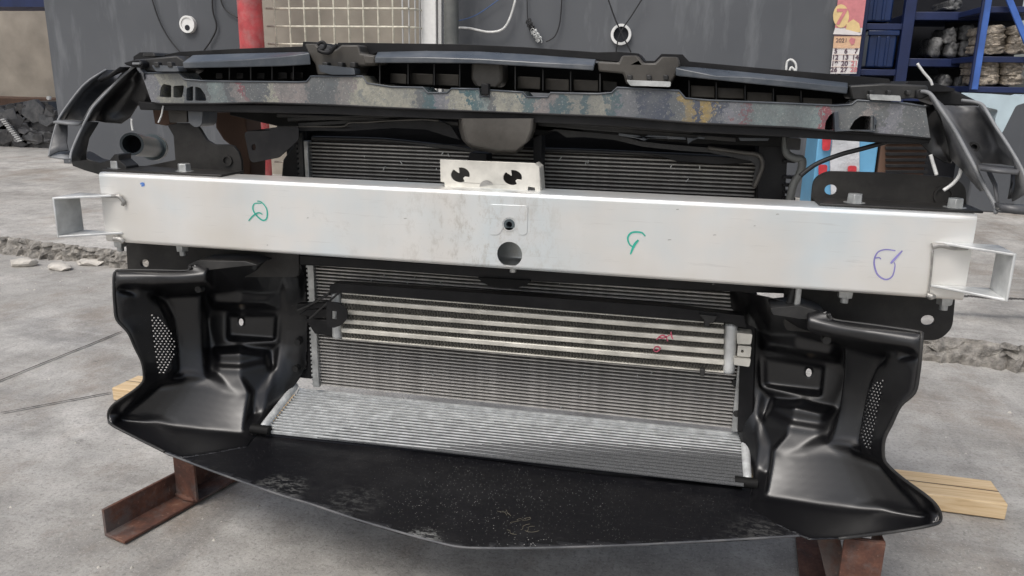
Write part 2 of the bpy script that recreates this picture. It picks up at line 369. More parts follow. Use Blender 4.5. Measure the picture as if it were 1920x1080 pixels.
def ell(cx, cy, rx, ry, Y, n=16, a0=0): return [W(cx+rx*math.cos(a0+2*math.pi*i/n), cy+ry*math.sin(a0+2*math.pi*i/n), Y) for i in range(n)]
def rounded(pts, r, n=4):
    """round the corners of a pixel outline"""
    out = []; m = len(pts)
    for i in range(m):
        p, c, q = np.array(pts[i-1], float), np.array(pts[i], float), np.array(pts[(i+1) % m], float)
        a, b = p-c, q-c; la, lb = np.linalg.norm(a), np.linalg.norm(b); rr = min(r, la*.45, lb*.45)
        A, Bq = c+a/la*rr, c+b/lb*rr
        for k in range(n+1):
            t = k/n; out.append(tuple((1-t)**2*A+2*t*(1-t)*c+t*t*Bq))
    return out
def px(pts, Y): return [W(x, y, Y) for x, y in pts]
def plate(name, pts, Y, dep, mat, parent, holes=(), bevel=.0012, **kw):
    return B().poly(px(pts, Y), (0, dep, 0), holes).build(name, mat, parent, bevel=bevel, **kw)
def copy_tree(o, parent=None, off=None):
    c = o.copy(); col.objects.link(c)
    if parent: c.parent = parent
    for ch in list(o.children): copy_tree(ch, c)
    return c
def relief(name, outline, lines, mat, parent, step=5, holes=(), thick=.0028, mirror=False, sigma=2.3):
    """moulded sheet: crease lines through measured points, faceted between them, then rounded over"""
    cv, ce, T = [], [], []
    def vid(c):
        for k, q in enumerate(cv):
            if abs(q[0]-c[0])+abs(q[1]-c[1]) < .5: return k
        d = ray(c[0], c[1]); cv.append((c[0], c[1])); T.append(d[1]/(c[2]-CAM[1]) if len(c) == 3 else d[2]/(c[3]-CAM[2])); return len(cv)-1
    for L in lines:
        ids = [vid(c) for c in L]; ce += [(i, j) for i, j in zip(ids, ids[1:]) if i != j]
    v_, e_, f_, ov = delaunay_2d_cdt([Vector(p) for p in cv], ce, [], 0, 1e-6)[:4]
    tt = []
    for i, q in enumerate(v_):
        if ov[i]: tt.append(T[ov[i][0]])
        else:
            dd = [(q.x-p[0])**2+(q.y-p[1])**2 for p in cv]; ks = sorted(range(len(cv)), key=lambda k: dd[k])[:3]
            w3 = [1/(dd[k]+.01) for k in ks]; tt.append(sum(T[k]*w for k, w in zip(ks, w3))/sum(w3))
    gx0, gy0 = min(p[0] for p in outline)-8, min(p[1] for p in outline)-8
    gw, gh = int(max(p[0] for p in outline)-gx0)+10, int(max(p[1] for p in outline)-gy0)+10
    fld = np.full((gh, gw), np.nan)
    for f in f_:
        (x1, y1), (x2, y2), (x3, y3) = [v_[i] for i in f[:3]]; t1, t2, t3 = [tt[i] for i in f[:3]]
        det = (y2-y3)*(x1-x3)+(x3-x2)*(y1-y3)
        if abs(det) < 1e-9: continue
        ax, bx = int(max(0, min(x1, x2, x3)-gx0)), int(min(gw-1, max(x1, x2, x3)-gx0+1)); ay, by = int(max(0, min(y1, y2, y3)-gy0)), int(min(gh-1, max(y1, y2, y3)-gy0+1))
        if bx < ax or by < ay: continue
        X_, Y_ = np.meshgrid(np.arange(ax, bx+1)+gx0, np.arange(ay, by+1)+gy0)
        l1 = ((y2-y3)*(X_-x3)+(x3-x2)*(Y_-y3))/det; l2 = ((y3-y1)*(X_-x3)+(x1-x3)*(Y_-y3))/det; l3 = 1-l1-l2
        m = (l1 > -1e-6) & (l2 > -1e-6) & (l3 > -1e-6); sub = fld[ay:by+1, ax:bx+1]; sub[m] = (l1*t1+l2*t2+l3*t3)[m]
    for _ in range(60):
        nn = np.isnan(fld)
        if not nn.any(): break
        p = np.pad(fld, 1, constant_values=np.nan); st = np.stack([p[:-2, 1:-1], p[2:, 1:-1], p[1:-1, :-2], p[1:-1, 2:]])
        cnt = (~np.isnan(st)).sum(0); av = np.nansum(st, 0)/np.maximum(cnt, 1); fill = nn & (cnt > 0); fld[fill] = av[fill]
    fld[np.isnan(fld)] = np.nanmean(fld)
    kr = int(sigma*3)+1; ker = np.exp(-np.arange(-kr, kr+1)**2/(2*sigma**2)); ker /= ker.sum()
    for ax in (0, 1):
        fld = np.apply_along_axis(lambda r: np.convolve(np.pad(r, kr, mode='edge'), ker, 'valid'), ax, fld)
    def inside(x, y, poly):
        k = False; m = len(poly)
        for i in range(m):
            (a, b), (c, d) = poly[i-1], poly[i]
            if (b > y) != (d > y) and x < (c-a)*(y-b)/(d-b)+a: k = not k
        return k
    pts, edges = [], []
    def loop(L, seg):
        k0 = len(pts); q = []
        for i in range(len(L)):
            a, b = L[i], L[(i+1) % len(L)]; m = max(1, int(math.hypot(b[0]-a[0], b[1]-a[1])/seg))
            for j in range(m): q.append((a[0]+(b[0]-a[0])*j/m, a[1]+(b[1]-a[1])*j/m))
        pts.extend(q)
        for i in range(len(q)): edges.append((k0+i, k0+(i+1) % len(q)))
    loop(outline, step); 
    for h in holes: loop(h, 99)
    xs = [p[0] for p in outline]; ys = [p[1] for p in outline]; y = min(ys); r = 0
    cx = [sum(p[0] for p in h)/len(h) for h in holes]; cy = [sum(p[1] for p in h)/len(h) for h in holes]
    hr = [max(math.hypot(p[0]-a, p[1]-b) for p in h) for h, a, b in zip(holes, cx, cy)]
    while y < max(ys):
        x = min(xs)+(r % 2)*step/2
        while x < max(xs):
            if inside(x, y, outline) and not any(math.hypot(x-a, y-b) < R+1 for a, b, R in zip(cx, cy, hr)): pts.append((x, y))
            x += step
        y += step*.87; r += 1
    v2, e2, f2 = delaunay_2d_cdt([Vector(p) for p in pts], edges, [], 0, 1e-6)[:3]
    F2 = []
    for f in f2:
        mx = sum(v2[i].x for i in f)/len(f); my = sum(v2[i].y for i in f)/len(f)
        if inside(mx, my, outline) and not any(inside(mx, my, h) for h, a, b, R in zip(holes, cx, cy, hr) if abs(mx-a) < R and abs(my-b) < R): F2.append(tuple(f))
    gx = np.clip(np.array([v.x for v in v2])-gx0, 0, gw-1.001); gy = np.clip(np.array([v.y for v in v2])-gy0, 0, gh-1.001)
    ix, iy = gx.astype(int), gy.astype(int); fx, fy = gx-ix, gy-iy
    q = (fld[iy, ix]*(1-fx)+fld[iy, ix+1]*fx)*(1-fy)+(fld[iy+1, ix]*(1-fx)+fld[iy+1, ix+1]*fx)*fy
    out = []
    for v, k in zip(v2, q):
        p = Vector(CAM+ray(v.x, v.y)/k); out.append(mir(p) if mirror else p)
    used = sorted({i for f in F2 for i in f}); mp = {i: k for k, i in enumerate(used)}
    me = bpy.data.meshes.new(name); me.from_pydata([tuple(out[i]) for i in used], [], [tuple(mp[i] for i in f) for f in F2]); me.update()
    bm = bmesh.new(); bm.from_mesh(me); bmesh.ops.recalc_face_normals(bm, faces=bm.faces)
    bm.normal_update()
    if sum(f.normal.y*f.calc_area() for f in bm.faces) > 0: bmesh.ops.reverse_faces(bm, faces=bm.faces)
    bm.to_mesh(me); bm.free()
    return fin(name, me, mat, parent, smooth=True, solid=thick)
# ------------------------------------------------------------------ the setting
def rough_edge(x0, x1, y0, y1, n, amp):
    out = []
    for i in range(n+1):
        t = i/n; out.append((x0+(x1-x0)*t, y0+(y1-y0)*t+random.uniform(-amp, amp)+amp*1.5*math.sin(t*23)))
    return out
gr = B().box(-14, 14, -16, 16, -.06, 0).build('ground', 'worn_concrete'); struct(gr)
eg = rough_edge(-7, 4, 2.06, .86, 620, .016)
top = [(x, y+.010+random.uniform(0, .006), .060+random.uniform(-.004, .003)) for x, y in eg]; mid = [(x, y-.004+random.uniform(-.01, .008), .035+random.uniform(-.008, .008)) for x, y in eg]; bot = [(x, y-.008+random.uniform(-.012, .004), -.01) for x, y in eg]
bk = [(x*2.2, 9, .062) for x, y in eg]
m1 = [(x, y+.05, .064) for x, y in eg]
sl = B().loft([top, m1, bk]).build('raised_slab', 'worn_concrete', smooth=True, auto=30); struct(sl)
random.seed(21)
rows_ = []
for k_ in range(7):
    u_ = k_/6; rows_.append([(x+random.uniform(-.006, .006), y+.004-.020*(1-u_)**1.5*(1+.7*math.sin(x*9))+random.uniform(-.010, .010)*(k_ < 6)+(.008 if k_ == 6 else 0), (.064*u_**.8+random.uniform(-.006, .006)) if 0 < k_ < 6 else (.064 if k_ else -.01)) for x, y in eg])
struct(B().loft(rows_).build('slab_edge', 'broken_concrete'))
def floor_groove(name, a, b, w, z, jit=.0, mat='crack_dirt', n=24):
    a, b = Vector(a), Vector(b); d = (b-a).normalized(); s = Vector((-d.y, d.x, 0)); L, R = [], []
    for i in range(n+1):
        u = i/n*(b-a).length; p = a.lerp(b, i/n)+s*(math.sin(u*19+a.x)+.6*math.sin(u*47+2)+.35*math.sin(u*113)+random.uniform(-.3, .3))*jit*.5; q = w*random.uniform(.5, 1.2)*(1 if 0 < i < n else .2)
        L.append(p+s*q/2+Vector((0, 0, z))); R.append(p-s*q/2+Vector((0, 0, z)))
    return struct(B().loft([L, R]).build(name, mat))
floor_groove('floor_joint', G(-30, 728, 0), G(232, 622, 0), .006, .004, .001)
floor_groove('floor_joint', G(0, 777, 0), G(212, 738, 0), .005, .004, .001)
floor_groove('floor_crack', G(1735, 594, .062), G(1990, 606, .062), .028, .068, .010, n=90)
# broken concrete chunks lying in front of the slab edge
def chunk(pxl, base, h, label, sx=1):
    bm = bmesh.new(); bmesh.ops.create_icosphere(bm, subdivisions=2, radius=.5)
    xs = [p[0] for p in pxl]; a = G(min(xs), base, 0); b = G(max(xs), base, 0); w = (b-a).length
    for v in bm.verts:
        k = random.uniform(.82, 1.12); v.co = Vector((v.co.x*w*k, v.co.y*w*.62*k, max(-.42, v.co.z*k)*h*1.1))
    me = bpy.data.meshes.new('concrete_chunk'); bm.to_mesh(me); bm.free()
    o = fin('concrete_chunk', me, 'stone'); o.rotation_euler[2] = random.uniform(-.4, .4)
    c = (a+b)/2; zmin = min(v.co.z for v in me.vertices)
    o.location = (c.x, c.y+w*.28, -zmin-.003); o['label'] = label; o['category'] = 'rubble'; o['group'] = 'broken concrete chunks at the slab edge'
chunk([(8, 0), (60, 0)], 502, .036, 'small pointed concrete chunk at far left below the broken slab edge')
chunk([(70, 0), (128, 0)], 508, .03, 'flat middle concrete chunk lying below the broken slab edge')
chunk([(124, 0), (192, 0)], 499, .026, 'long low concrete chunk nearest the black duct at left')
chunk([(1885, 0), (1910, 0)], 573, .014, 'tiny white concrete chip beside the right end bracket')
random.seed(31)
gb = B()
for i in range(420):
    x, y = random.uniform(-2.6, 1.6), random.uniform(-.45, 1.5)
    if i % 3 == 0: x, y = random.uniform(-2.6, 1.4), 1.47-.11*(random.uniform(-2.6, 1.4)*0+x)-.12-abs(random.gauss(0, .10))
    r_ = random.choice((.0018, .0025, .0035, .005 if y > .8 else .002)); a0 = random.uniform(0, 6)
    p = [(x+r_*random.uniform(.6, 1.3)*math.cos(a0+k*1.26), y+r_*random.uniform(.6, 1.3)*math.sin(a0+k*1.26), 0) for k in range(5)]
    gb.add(p+[(x, y, r_*.8)], [(k, (k+1) % 5, 5) for k in range(5)])
gb = gb.build('grit', 'stone'); gb['kind'] = 'stuff'
# wall board
YW = 4.0
wl = B(); wl.box(W(106, 200, YW).x, W(1560, 200, YW).x, YW, YW+.05, .062, 2.6)
board = thing('grey_wall_board', (W(800, 200, YW).x, YW, .062), 'large scuffed dark grey painted board standing behind the car part', 'wall')
wl.build('board', 'grey_painted_board', board, bevel=.006)
def pvc(cx, cy, r, ri, hx, hy, lab):
    c = W(cx, cy, YW); t = thing('pipe_end', (c.x, YW-.03, c.z-.06), lab, 'pipe', 'white pipe ends in the grey board')
    k = (YW+1.04)/F
    B().ring(c+Vector((0, -.03, 0)), c+Vector((0, .004, 0)), r*k, ri*k).build('pipe_wall', 'white_plastic', t, smooth=True, auto=35)
    return c, k, t
c, k, t = pvc(355, 46, 16.5, 13, 0, 0, 'white pipe end with a nearly closed face and small black opening, on grey board')
B().cyl(c+Vector((0, -.024, 0)), c+Vector((0, .0, 0)), 13.2*k).build('pipe_cap', 'white_plastic', t)
h = W(351, 52, YW-.026); B().cyl(h, h+Vector((0, .003, 0)), 5.5*k, 16).build('cap_opening', 'dark_interior', t)
c, k, t = pvc(1165, 65, 18, 13.5, 0, 0, 'white pipe end with a wide black opening behind crossed cords')
B().cyl(c+Vector((0, -.004, 0)), c+Vector((0, .002, 0)), 13.6*k).build('pipe_opening', 'dark_interior', t)
def cable(pts, Y, r, mat, label, cat='cable', group=None, name='hanging_cable'):
    return tag(B().tube(px(pts, Y), r, 6).build(name, mat, smooth=True), label, cat, group)
cable([(280, -25), (287, 5), (300, 42), (318, 74), (340, 100)], YW-.02, .0045, 'cable_black', 'black cord curving down the board left of the closed pipe end')
cable([(398, -25), (399, 20), (406, 50), (396, 75), (380, 98)], YW-.02, .0055, 'cable_black', 'black cord hanging right of the closed pipe end')
cable([(410, -20), (420, 15), (447, 34)], YW-.02, .0045, 'cable_black', 'short black cord running from the top to the red pole')
cable([(855, 52), (880, 53), (915, 60), (942, 55), (957, 32), (970, -15)], YW-.05, .0075, 'cable_white', 'thick white cable looping beside the grey pipe')
cable([(860, 39), (895, 27), (945, -8)], YW-.03, .003, 'cable_blue', 'thin blue wire running up beside the grey pipe')
cable([(988, -15), (989, 30), (992, 45)], YW-.03, .003, 'cable_black', 'thin cord holding the tangled wire bundle on the grey board')
cable([(1054, -15), (1050, 40), (1040, 68), (1024, 78)], YW-.03, .004, 'cable_black', 'thin cord rising right of the tangled wire bundle')
cable([(1136, -15), (1152, 32), (1167, 65), (1183, 98)], YW-.06, .0045, 'cable_black', 'black cord crossing the open pipe end from upper left')
cable([(1212, -15), (1185, 28), (1170, 50), (1160, 70), (1155, 98)], YW-.06, .0045, 'cable_black', 'black cord crossing the open pipe end from upper right')
pts = []
for i in range(90):
    t_ = i/89; pts.append((990+22*t_**1.2+5*math.sin(i*1.3), 38+38*t_+5*math.cos(i*1.7)))
wb = thing('wire_bundle', W(1012, 82, YW-.03), 'small tangle of black and grey wire hanging on the grey board', 'wire')
B().tube(px(pts[:45], YW-.04), .0028, 5, 2).build('wire', 'cable_black', wb, smooth=True)
B().tube(px(pts[45:], YW-.04), .0032, 5, 2).build('wire', 'zinc_steel', wb, smooth=True)
cable([(1474, 132), (1476, 116), (1484, 112), (1492, 120), (1492, 133), (1484, 126), (1480, 134)], YW-.03, .007, 'cable_white', 'small white looped hook on the board above the right slat', 'hook', name='looped_hook')
# red pole, wire rack, posts
def vpole(x, y0, Y, r, mat, name, label, cat, z0=.062, z1=2.6, n=24):
    c = W(x, y0, Y); return tag(B().cyl((c.x, Y, z0), (c.x, Y, z1), r, n).build(name, mat, smooth=True, auto=35), label, cat)
vpole(470, 40, 3.6, .074, 'red_paint', 'red_pole', 'red painted round pole standing left of the wire rack', 'pole')
vpole(846, 40, 3.8, .045, 'grey_pipe_paint', 'grey_pipe', 'dark grey upright pipe between the white post and the board', 'pipe')
pl = thing('white_post', W(803, 100, 3.85), 'white door frame post right of the wire rack', 'post')
a, b = W(789, 50, 3.85).x, W(826, 50, 3.85).x
B().box(a, b-.03, 3.85, 3.95, .062, 2.6).build('frame_face', 'white_plastic', pl, bevel=.003)
B().box(b-.025, b, 3.87, 3.95, .062, 2.6).build('frame_edge', 'light_grey_paint', pl, bevel=.003)
bp = W(495, 50, 3.97).x, W(790, 50, 3.97).x
tag(B().box(bp[0], bp[1], 3.955, 3.99, .062, 2.6).build('beige_panel', 'beige_panel', bevel=.003), 'beige panel behind the white wire rack', 'panel')
rk = thing('wire_rack', W(640, 200, 3.7), 'cream wire grid rack standing between the red pole and the white post', 'rack')
YR = 3.72
z_top, z_bot = 2.2, .3
xs = [516+i*27.6 for i in range(9)]
wv = []
for x in xs:
    c = W(x, 40, YR).x; wv.append(B().cyl((c, YR, z_bot), (c, YR, z_top), .0062, 8).build('wire', 'cream_painted_wire', rk, smooth=True))
xr = W(744, 40, YR).x; xl = W(500, 40, YR).x
def ctr(z):                                   # wires that run along the front and turn round the right corner
    p = [(xl, YR, z)]+[(xr, YR, z)]+[(xr+.05, YR+.012, z), (xr+.10, YR+.05, z), (xr+.115, YR+.12, z)]
    return p
z = W(640, 16, YR).z; dz = W(640, 16, YR).z-W(640, 50, YR).z
for i in range(-12, 16):
    B().tube(ctr(z+i*dz), .0062, 6, 4).build('cross_wire', 'cream_painted_wire', rk, smooth=True)
for dx, dy in ((.035, .006), (.07, .022), (.10, .05), (.115, .09)):
    B().cyl((xr+dx, YR+dy, z_bot), (xr+dx, YR+dy, z_top), .005, 8).build('wire', 'light_grey_paint', rk, smooth=True)
# left recess: beige wall, blue beam, brown mat, scrap headlamp
tag(B().box(-13, W(104, 100, 6.5).x+1.0, 6.6, 6.7, .062, 4).build('beige_wall', 'beige_wall_paint'), 'beige wall at far left beyond the grey board', 'wall')
a = W(-60, 8, 4.3); tag(B().box(-8, W(100, 8, 4.3).x, 4.25, 4.6, W(50, 14, 4.3).z, 2.6).build('blue_fascia', 'blue_paint'), 'dark blue beam across the top left corner', 'beam')
a, b = W(-60, 181, 6.0), W(150, 240, 6.0)
tag(B().box(a.x, b.x, 6.0, 6.4, .062, a.z).build('brown_carton', 'brown_cardboard', bevel=.01), 'low brown carton behind the black scrap lamp at far left', 'box')
sc = thing('scrap_headlamp', (W(55, 275, 5.0).x, 5.0, .062), 'broken black headlamp housing lying at the foot of the wall, far left', 'car part')
Y0 = 5.0
B().poly(px([(-40, 215), (0, 198), (45, 190), (88, 190), (104, 215), (110, 250), (98, 284), (40, 284), (-40, 280)], Y0), (0, .35, 0)).build('housing', 'scrap_black', sc, bevel=.02)
random.seed(3)
for i in range(34):
    x, y = random.uniform(-6, 96), random.uniform(202, 268); c = W(x, y, Y0-.03); r_ = random.uniform(.04, .13)
    n_ = random.choice((4, 5, 6, 14)); a0 = random.uniform(0, 3); Z_ = random.uniform(.5, 1)
    lp = [c+Vector((r_*random.uniform(.8, 1.1)*math.cos(a0+2*math.pi*k/n_), random.uniform(-.02, .02) if n_ < 14 else 0, r_*Z_*math.sin(a0+2*math.pi*k/n_))) for k in range(n_)]
    B().poly(lp, (0, .05, 0)).build('shard', random.choice(('scrap_black', 'scrap_black', 'wing_plastic')), sc, bevel=.006)
for i in range(12):
    p, q = W(2+i*2.9, 225+i*3.6, Y0-.07), W(10+i*2.9, 223+i*3.6, Y0-.07); B().bar(p, q, .02, .012).build('tooth', 'light_grey_paint', sc)
c = W(90, 184, Y0-.02); B().cyl(c, c+Vector((0, .02, 0)), .017, 14).build('cap', 'white_plastic', sc)
# right side: shelving, bins, packets, calendar
YS = 4.1
sh = thing('blue_shelving', (W(1760, 100, YS).x, YS, .062), 'dark blue steel shelving standing right of the grey board', 'shelving')
def sx(x, Y=YS): return W(x, 60, Y).x
def szz(y, Y=YS, x=1760): return W(x, y, Y).z
for x in (1700, 1612): B().box(sx(x)-.03, sx(x)+.03, YS-.02, YS+.03, .062, 2.7).build('upright', 'blue_paint', sh, bevel=.003)
B().box(sx(1612), sx(1960), YS+.62, YS+.66, .062, 2.7).build('back_panel', 'dark_interior', sh)
for y, x in ((44, 1655), (130, 1655)): B().box(sx(1615), sx(1700), YS, YS+.5, szz(y, x=x)-.035, szz(y, x=x)).build('shelf', 'blue_paint', sh, bevel=.003)
for y, x in ((22, 1770), (110, 1770), (176, 1770)): B().box(sx(1705), sx(1850), YS, YS+.55, szz(y, x=x)-.045, szz(y, x=x)).build('shelf', 'blue_paint', sh, bevel=.003)
sh2 = thing('blue_rack', (W(1880, 100, 3.7).x, 3.7, .062), 'bright blue rack frame with brace holding wrapped packets at top right', 'shelving')
p, q = W(1857, -30, 3.7), W(1826, 168, 3.7); B().bar(p, q, .035, .02, (0, 1, 0)).build('upright', 'bright_blue_paint', sh2, bevel=.003); 
p, q = W(1849, -30, 3.69), W(1818, 168, 3.69); B().bar(p, q, .012, .02, (0, 1, 0)).build('upright_flange', 'blue_paint', sh2, bevel=.002)
p, q = W(1880, -30, 3.68), W(1940, 115, 3.68); B().bar(p, q, .03, .015, (0, 1, 0)).build('brace', 'bright_blue_paint', sh2, bevel=.003)
xa, xb = W(1834, 60, 3.72).x, W(1990, 60, 3.72).x
for y in (12, 106, 163): B().box(xa, xb, 3.72, 4.3, W(1880, y, 3.72).z-.03, W(1880, y, 3.72).z).build('shelf', 'blue_paint', sh2, bevel=.003)
B().box(xa, xb, 4.3, 4.33, .062, 2.6).build('back_panel', 'dark_interior', sh2)
def packet(x0, y0, x1, y1, Y, mat, label, grp):
    a, b = W(x0, y1, Y), W(x1, y0, Y); w, h = b.x-a.x, b.z-a.z
    bm = bmesh.new(); bmesh.ops.create_cube(bm, size=1); bmesh.ops.subdivide_edges(bm, edges=bm.edges[:], cuts=5, use_grid_fill=True)
    for v in bm.verts:
        c = v.co; rr = 1-.28*((abs(c.x)*2)**4); c.z *= rr; c.y *= 1-.2*((abs(c.x)*2)**4)
        c += Vector((random.uniform(-.03, .03), random.uniform(-.05, .05), random.uniform(-.07, .07)))
        v.co = Vector((c.x*w, c.y*.3, c.z*h))
    me = bpy.data.meshes.new('wrapped_packet'); bm.to_mesh(me); bm.free(); o = fin('wrapped_packet', me, mat, smooth=True)
    o.location = ((a.x+b.x)/2, Y+.15, (a.z+b.z)/2); o['label'] = label; o['category'] = 'packet'; o['group'] = grp
random.seed(11)
g1 = 'clear wrapped packets stacked on the bright blue rack'
rows = [('top', 47, 66, 3), ('second', 64, 83, 3), ('third', 82, 101, 3)]
posn = ['next to the blue upright', 'second from the blue upright', 'under the brace', ]
for nm, y0, y1, k in rows:
    for i in range(2):
        packet(1844+i*47+random.uniform(-2, 2)+(-3 if y0 > 80 else 0), y0, 1890+i*47, y1, 3.76, 'packet_wrap', f'wrapped packet {posn[i]}, {nm} layer of the upper rack shelf', g1)
for nm, y0, y1, k in [('top', 112, 127, 3), ('second', 126, 141, 3), ('bottom', 140, 160, 3)]:
    for i in range(2):
        packet(1832+i*47+random.uniform(-2, 2), y0, 1878+i*47, y1, 3.76, 'packet_wrap', f'wrapped packet {posn[i]}, {nm} layer of the lower rack shelf', g1)
g2 = 'dark packets heaped on the dark shelf'
for x0, y0, x1, y1, lb in [(1742, 70, 1772, 106, 'dark wrapped packet at the left end of the heap on the dark shelf'), (1768, 52, 1800, 82, 'dark glossy packet on top of the heap, left of centre'), (1770, 80, 1802, 107, 'dark wrapped packet low in the middle of the heap'), (1800, 46, 1832, 76, 'greyish packet highest in the heap beside the blue upright'), (1798, 76, 1832, 107, 'olive dark packet low beside the blue upright'), (1772, 0, 1808, 18, 'dark wrapped parts on the topmost visible shelf'), (1758, 140, 1790, 175, 'dark glossy packet on the lowest shelf behind the white strap'), (1788, 142, 1822, 175, 'dark glossy packet on the lowest shelf beside the blue upright')]:
    packet(x0, y0, x1, y1, 4.14, 'dark_packet_wrap', lb, g2)
def bin_(x0, y0, x1, y1, lb):
    t = thing('storage_bin', W((x0+x1)/2, y1, YS+.02), lb, 'bin', 'blue storage bins on the shelving')
    a, b = W(x0, y1, YS), W(x1, y0, YS)
    B().box(a.x, b.x, YS-.0, YS+.4, a.z+.002, b.z).build('bin_body', 'blue_bin_plastic', t, bevel=.01)
    B().box(a.x-.008, b.x+.008, YS-.012, YS+.41, b.z-.02, b.z+.008).build('rim', 'blue_bin_plastic', t, bevel=.004)
    for f in (.3, .62): B().box(a.x+(b.x-a.x)*f, a.x+(b.x-a.x)*f+.018, YS-.008, YS-.0005, a.z+.01, b.z-.025).build('rib', 'blue_bin_plastic', t, bevel=.003)
bin_(1622, 60, 1684, 127, 'lower blue plastic storage bin right of the calendar')
bin_(1618, -40, 1682, 41, 'upper blue plastic storage bin right of the calendar')
tag(B().box(W(1838, 230, 3.75).x, 4.2, 3.75, 4.05, .062, W(1880, 165, 3.75).z).build('grey_cabinet', 'grey_painted_board', bevel=.01), 'low dark grey cabinet wall at the right behind the right wing of the car part', 'cabinet')
rf = B().box(1.62, 7, 3.45, 8, 2.72, 2.8).build('shade_roof', 'dark_interior'); tag(rf, 'unseen dark roof added to shade the blue shelving at the right', 'roof')  # out of view, added to keep sky light off the shelving
# calendar
YC = YW-.035
cal = thing('wall_calendar', W(1580, 138, YC), 'pink and orange paper calendar hanging at the right end of the grey board', 'calendar')
def cq(a, b, c, d, dy, mat, name):
    B().poly(px([a, b, c, d], YC-dy), (0, .0015, 0)).build(name, mat, cal)
def ce(y, s): # left / right edge at height y
    return (1571-14*(y/136.)+0, y) if s < 0 else (1624-18*(y/136.), y)
def cband(y0, y1, dy, mat, name): cq(ce(y0, -1), ce(y0, 1), ce(y1, 1), ce(y1, -1), dy, mat, name)
cband(-50, 138, 0, 'paper_white', 'sheet'); cband(-50, 52, .002, 'paper_red', 'picture'); cband(66, 90, .002, 'paper_orange', 'year_band')
B().poly(ell(1577, 30, 15, 22, YC-.004, 20), (0, .0015, 0)).build('sun_disc', 'paper_gold', cal)
B().poly(px([(1585, 62), (1588, 44), (1600, 36), (1611, 44), (1614, 60)], YC-.006), (0, .0015, 0)).build('picture_detail', 'paper_gold', cal)
B().poly(px([(1562, 64), (1566, 52), (1590, 56), (1614, 62), (1613, 66)], YC-.007), (0, .0015, 0)).build('picture_detail', 'paper_white', cal)
cband(65, 67.5, .004, 'ink', 'print_line')
def text(s, x, y, hpx, Y, mat, parent, name='print', rz=0, bold=0):
    cu = bpy.data.curves.new('t', 'FONT'); cu.body = s; cu.size = hpx*(Y+1.04)/F*1.35; cu.align_x = 'CENTER'; cu.align_y = 'CENTER'; cu.extrude = .0004; cu.offset = bold
    o = bpy.data.objects.new('t', cu); me = bpy.data.meshes.new_from_object(o); bpy.data.objects.remove(o)
    me.transform(Matrix.Translation(W(x, y, Y))@Matrix.Rotation(math.radians(90), 4, 'X')@Matrix.Rotation(math.radians(rz), 4, 'Z')); me.materials.clear()
    return fin(name, me, mat, parent)
text('7', 1577, 33, 26, YC-.006, 'paper_red', cal, bold=.003)
text('2021', 1578, 76, 7, YC-.004, 'ink', cal); B().poly(px([(1592, 76), (1596, 70), (1604, 73), (1602, 82), (1597, 85)], YC-.004), (0, .0015, 0), ()).build('emblem', 'paper_red', cal)
for r, row in enumerate((('5', '6', '7'), ('12', '13', '14'), ('19', '20', '21'), ('26', '27', '28'))):
    for k_, s in enumerate(row):
        y = 96+r*11.6; l, rr = ce(y, -1)[0], ce(y, 1)[0]
        text(s, l+6+(rr-l-12)*k_/2, y, 8, YC-.003, 'paper_red' if k_ == 2 and r > 1 else 'ink', cal, bold=.001)
for y_ in (92.2, 103.5, 115, 126.5): cq((ce(y_, -1)[0]+2, y_-1.2), (ce(y_, 1)[0]-2, y_-1.2), (ce(y_, 1)[0]-2, y_-.8), (ce(y_, -1)[0]+2, y_-.8), .003, 'paper_orange', 'print_line')
# boxes seen below the carrier, right
bx = thing('light_blue_carton', W(1590, 330, 3.3), 'light blue carton wrapped with silver film and red corners behind the right mount plate', 'box')
c1_, c2_ = W(1535, 250, 3.3), W(1650, 250, 3.3); B().box(c1_.x, c2_.x, 3.3, 3.7, .064, c1_.z).build('carton', 'light_blue_box', bx, bevel=.006)
B().poly(px([(1558, 372), (1556, 300), (1562, 250), (1612, 250), (1612, 372)], 3.285), (0, .012, 0)).build('film_wrap', 'silver_wrap', bx, bevel=.004)
for x, y in ((1550, 270), (1543, 322), (1598, 324)): B().poly(rounded([(x-8, y-14), (x+9, y-14), (x+6, y+12), (x-8, y+14)], 5), (0, 0, 0)) if 0 else B().poly(px(rounded([(x-8, y-13), (x+9, y-13), (x+6, y+12), (x-8, y+13)], 5), 3.27), (0, .012, 0)).build('red_corner', 'red_plastic', bx, bevel=.003)
bb = thing('dark_brown_crate', W(1682, 330, 3.25), 'dark brown slatted crate between the light blue carton and the right wing', 'crate')
c1_, c2_ = W(1655, 240, 3.3), W(1745, 240, 3.3); B().box(c1_.x+.004, c2_.x, 3.3, 3.6, .064, c1_.z).build('crate_side', 'brown_cardboard', bb, bevel=.006)
for i in range(6): B().hexa(px([(1660, 270+i*11), (1740, 270+i*11), (1740, 264+i*11), (1660, 264+i*11)], 3.28), px([(1660, 270+i*11), (1740, 270+i*11), (1740, 264+i*11), (1660, 264+i*11)], 3.3)).build('slat', 'matte_black_plastic', bb, bevel=.002)
# pale blue trim piece behind the right wing
B1 = B().poly(px(rounded([(1800, 186), (1818, 174), (1860, 176), (1912, 180), (1925, 176), (1925, 192), (1905, 198), (1893, 222), (1880, 248), (1868, 258), (1866, 222), (1872, 206), (1845, 200)], 5), .155), (0, .035, 0))
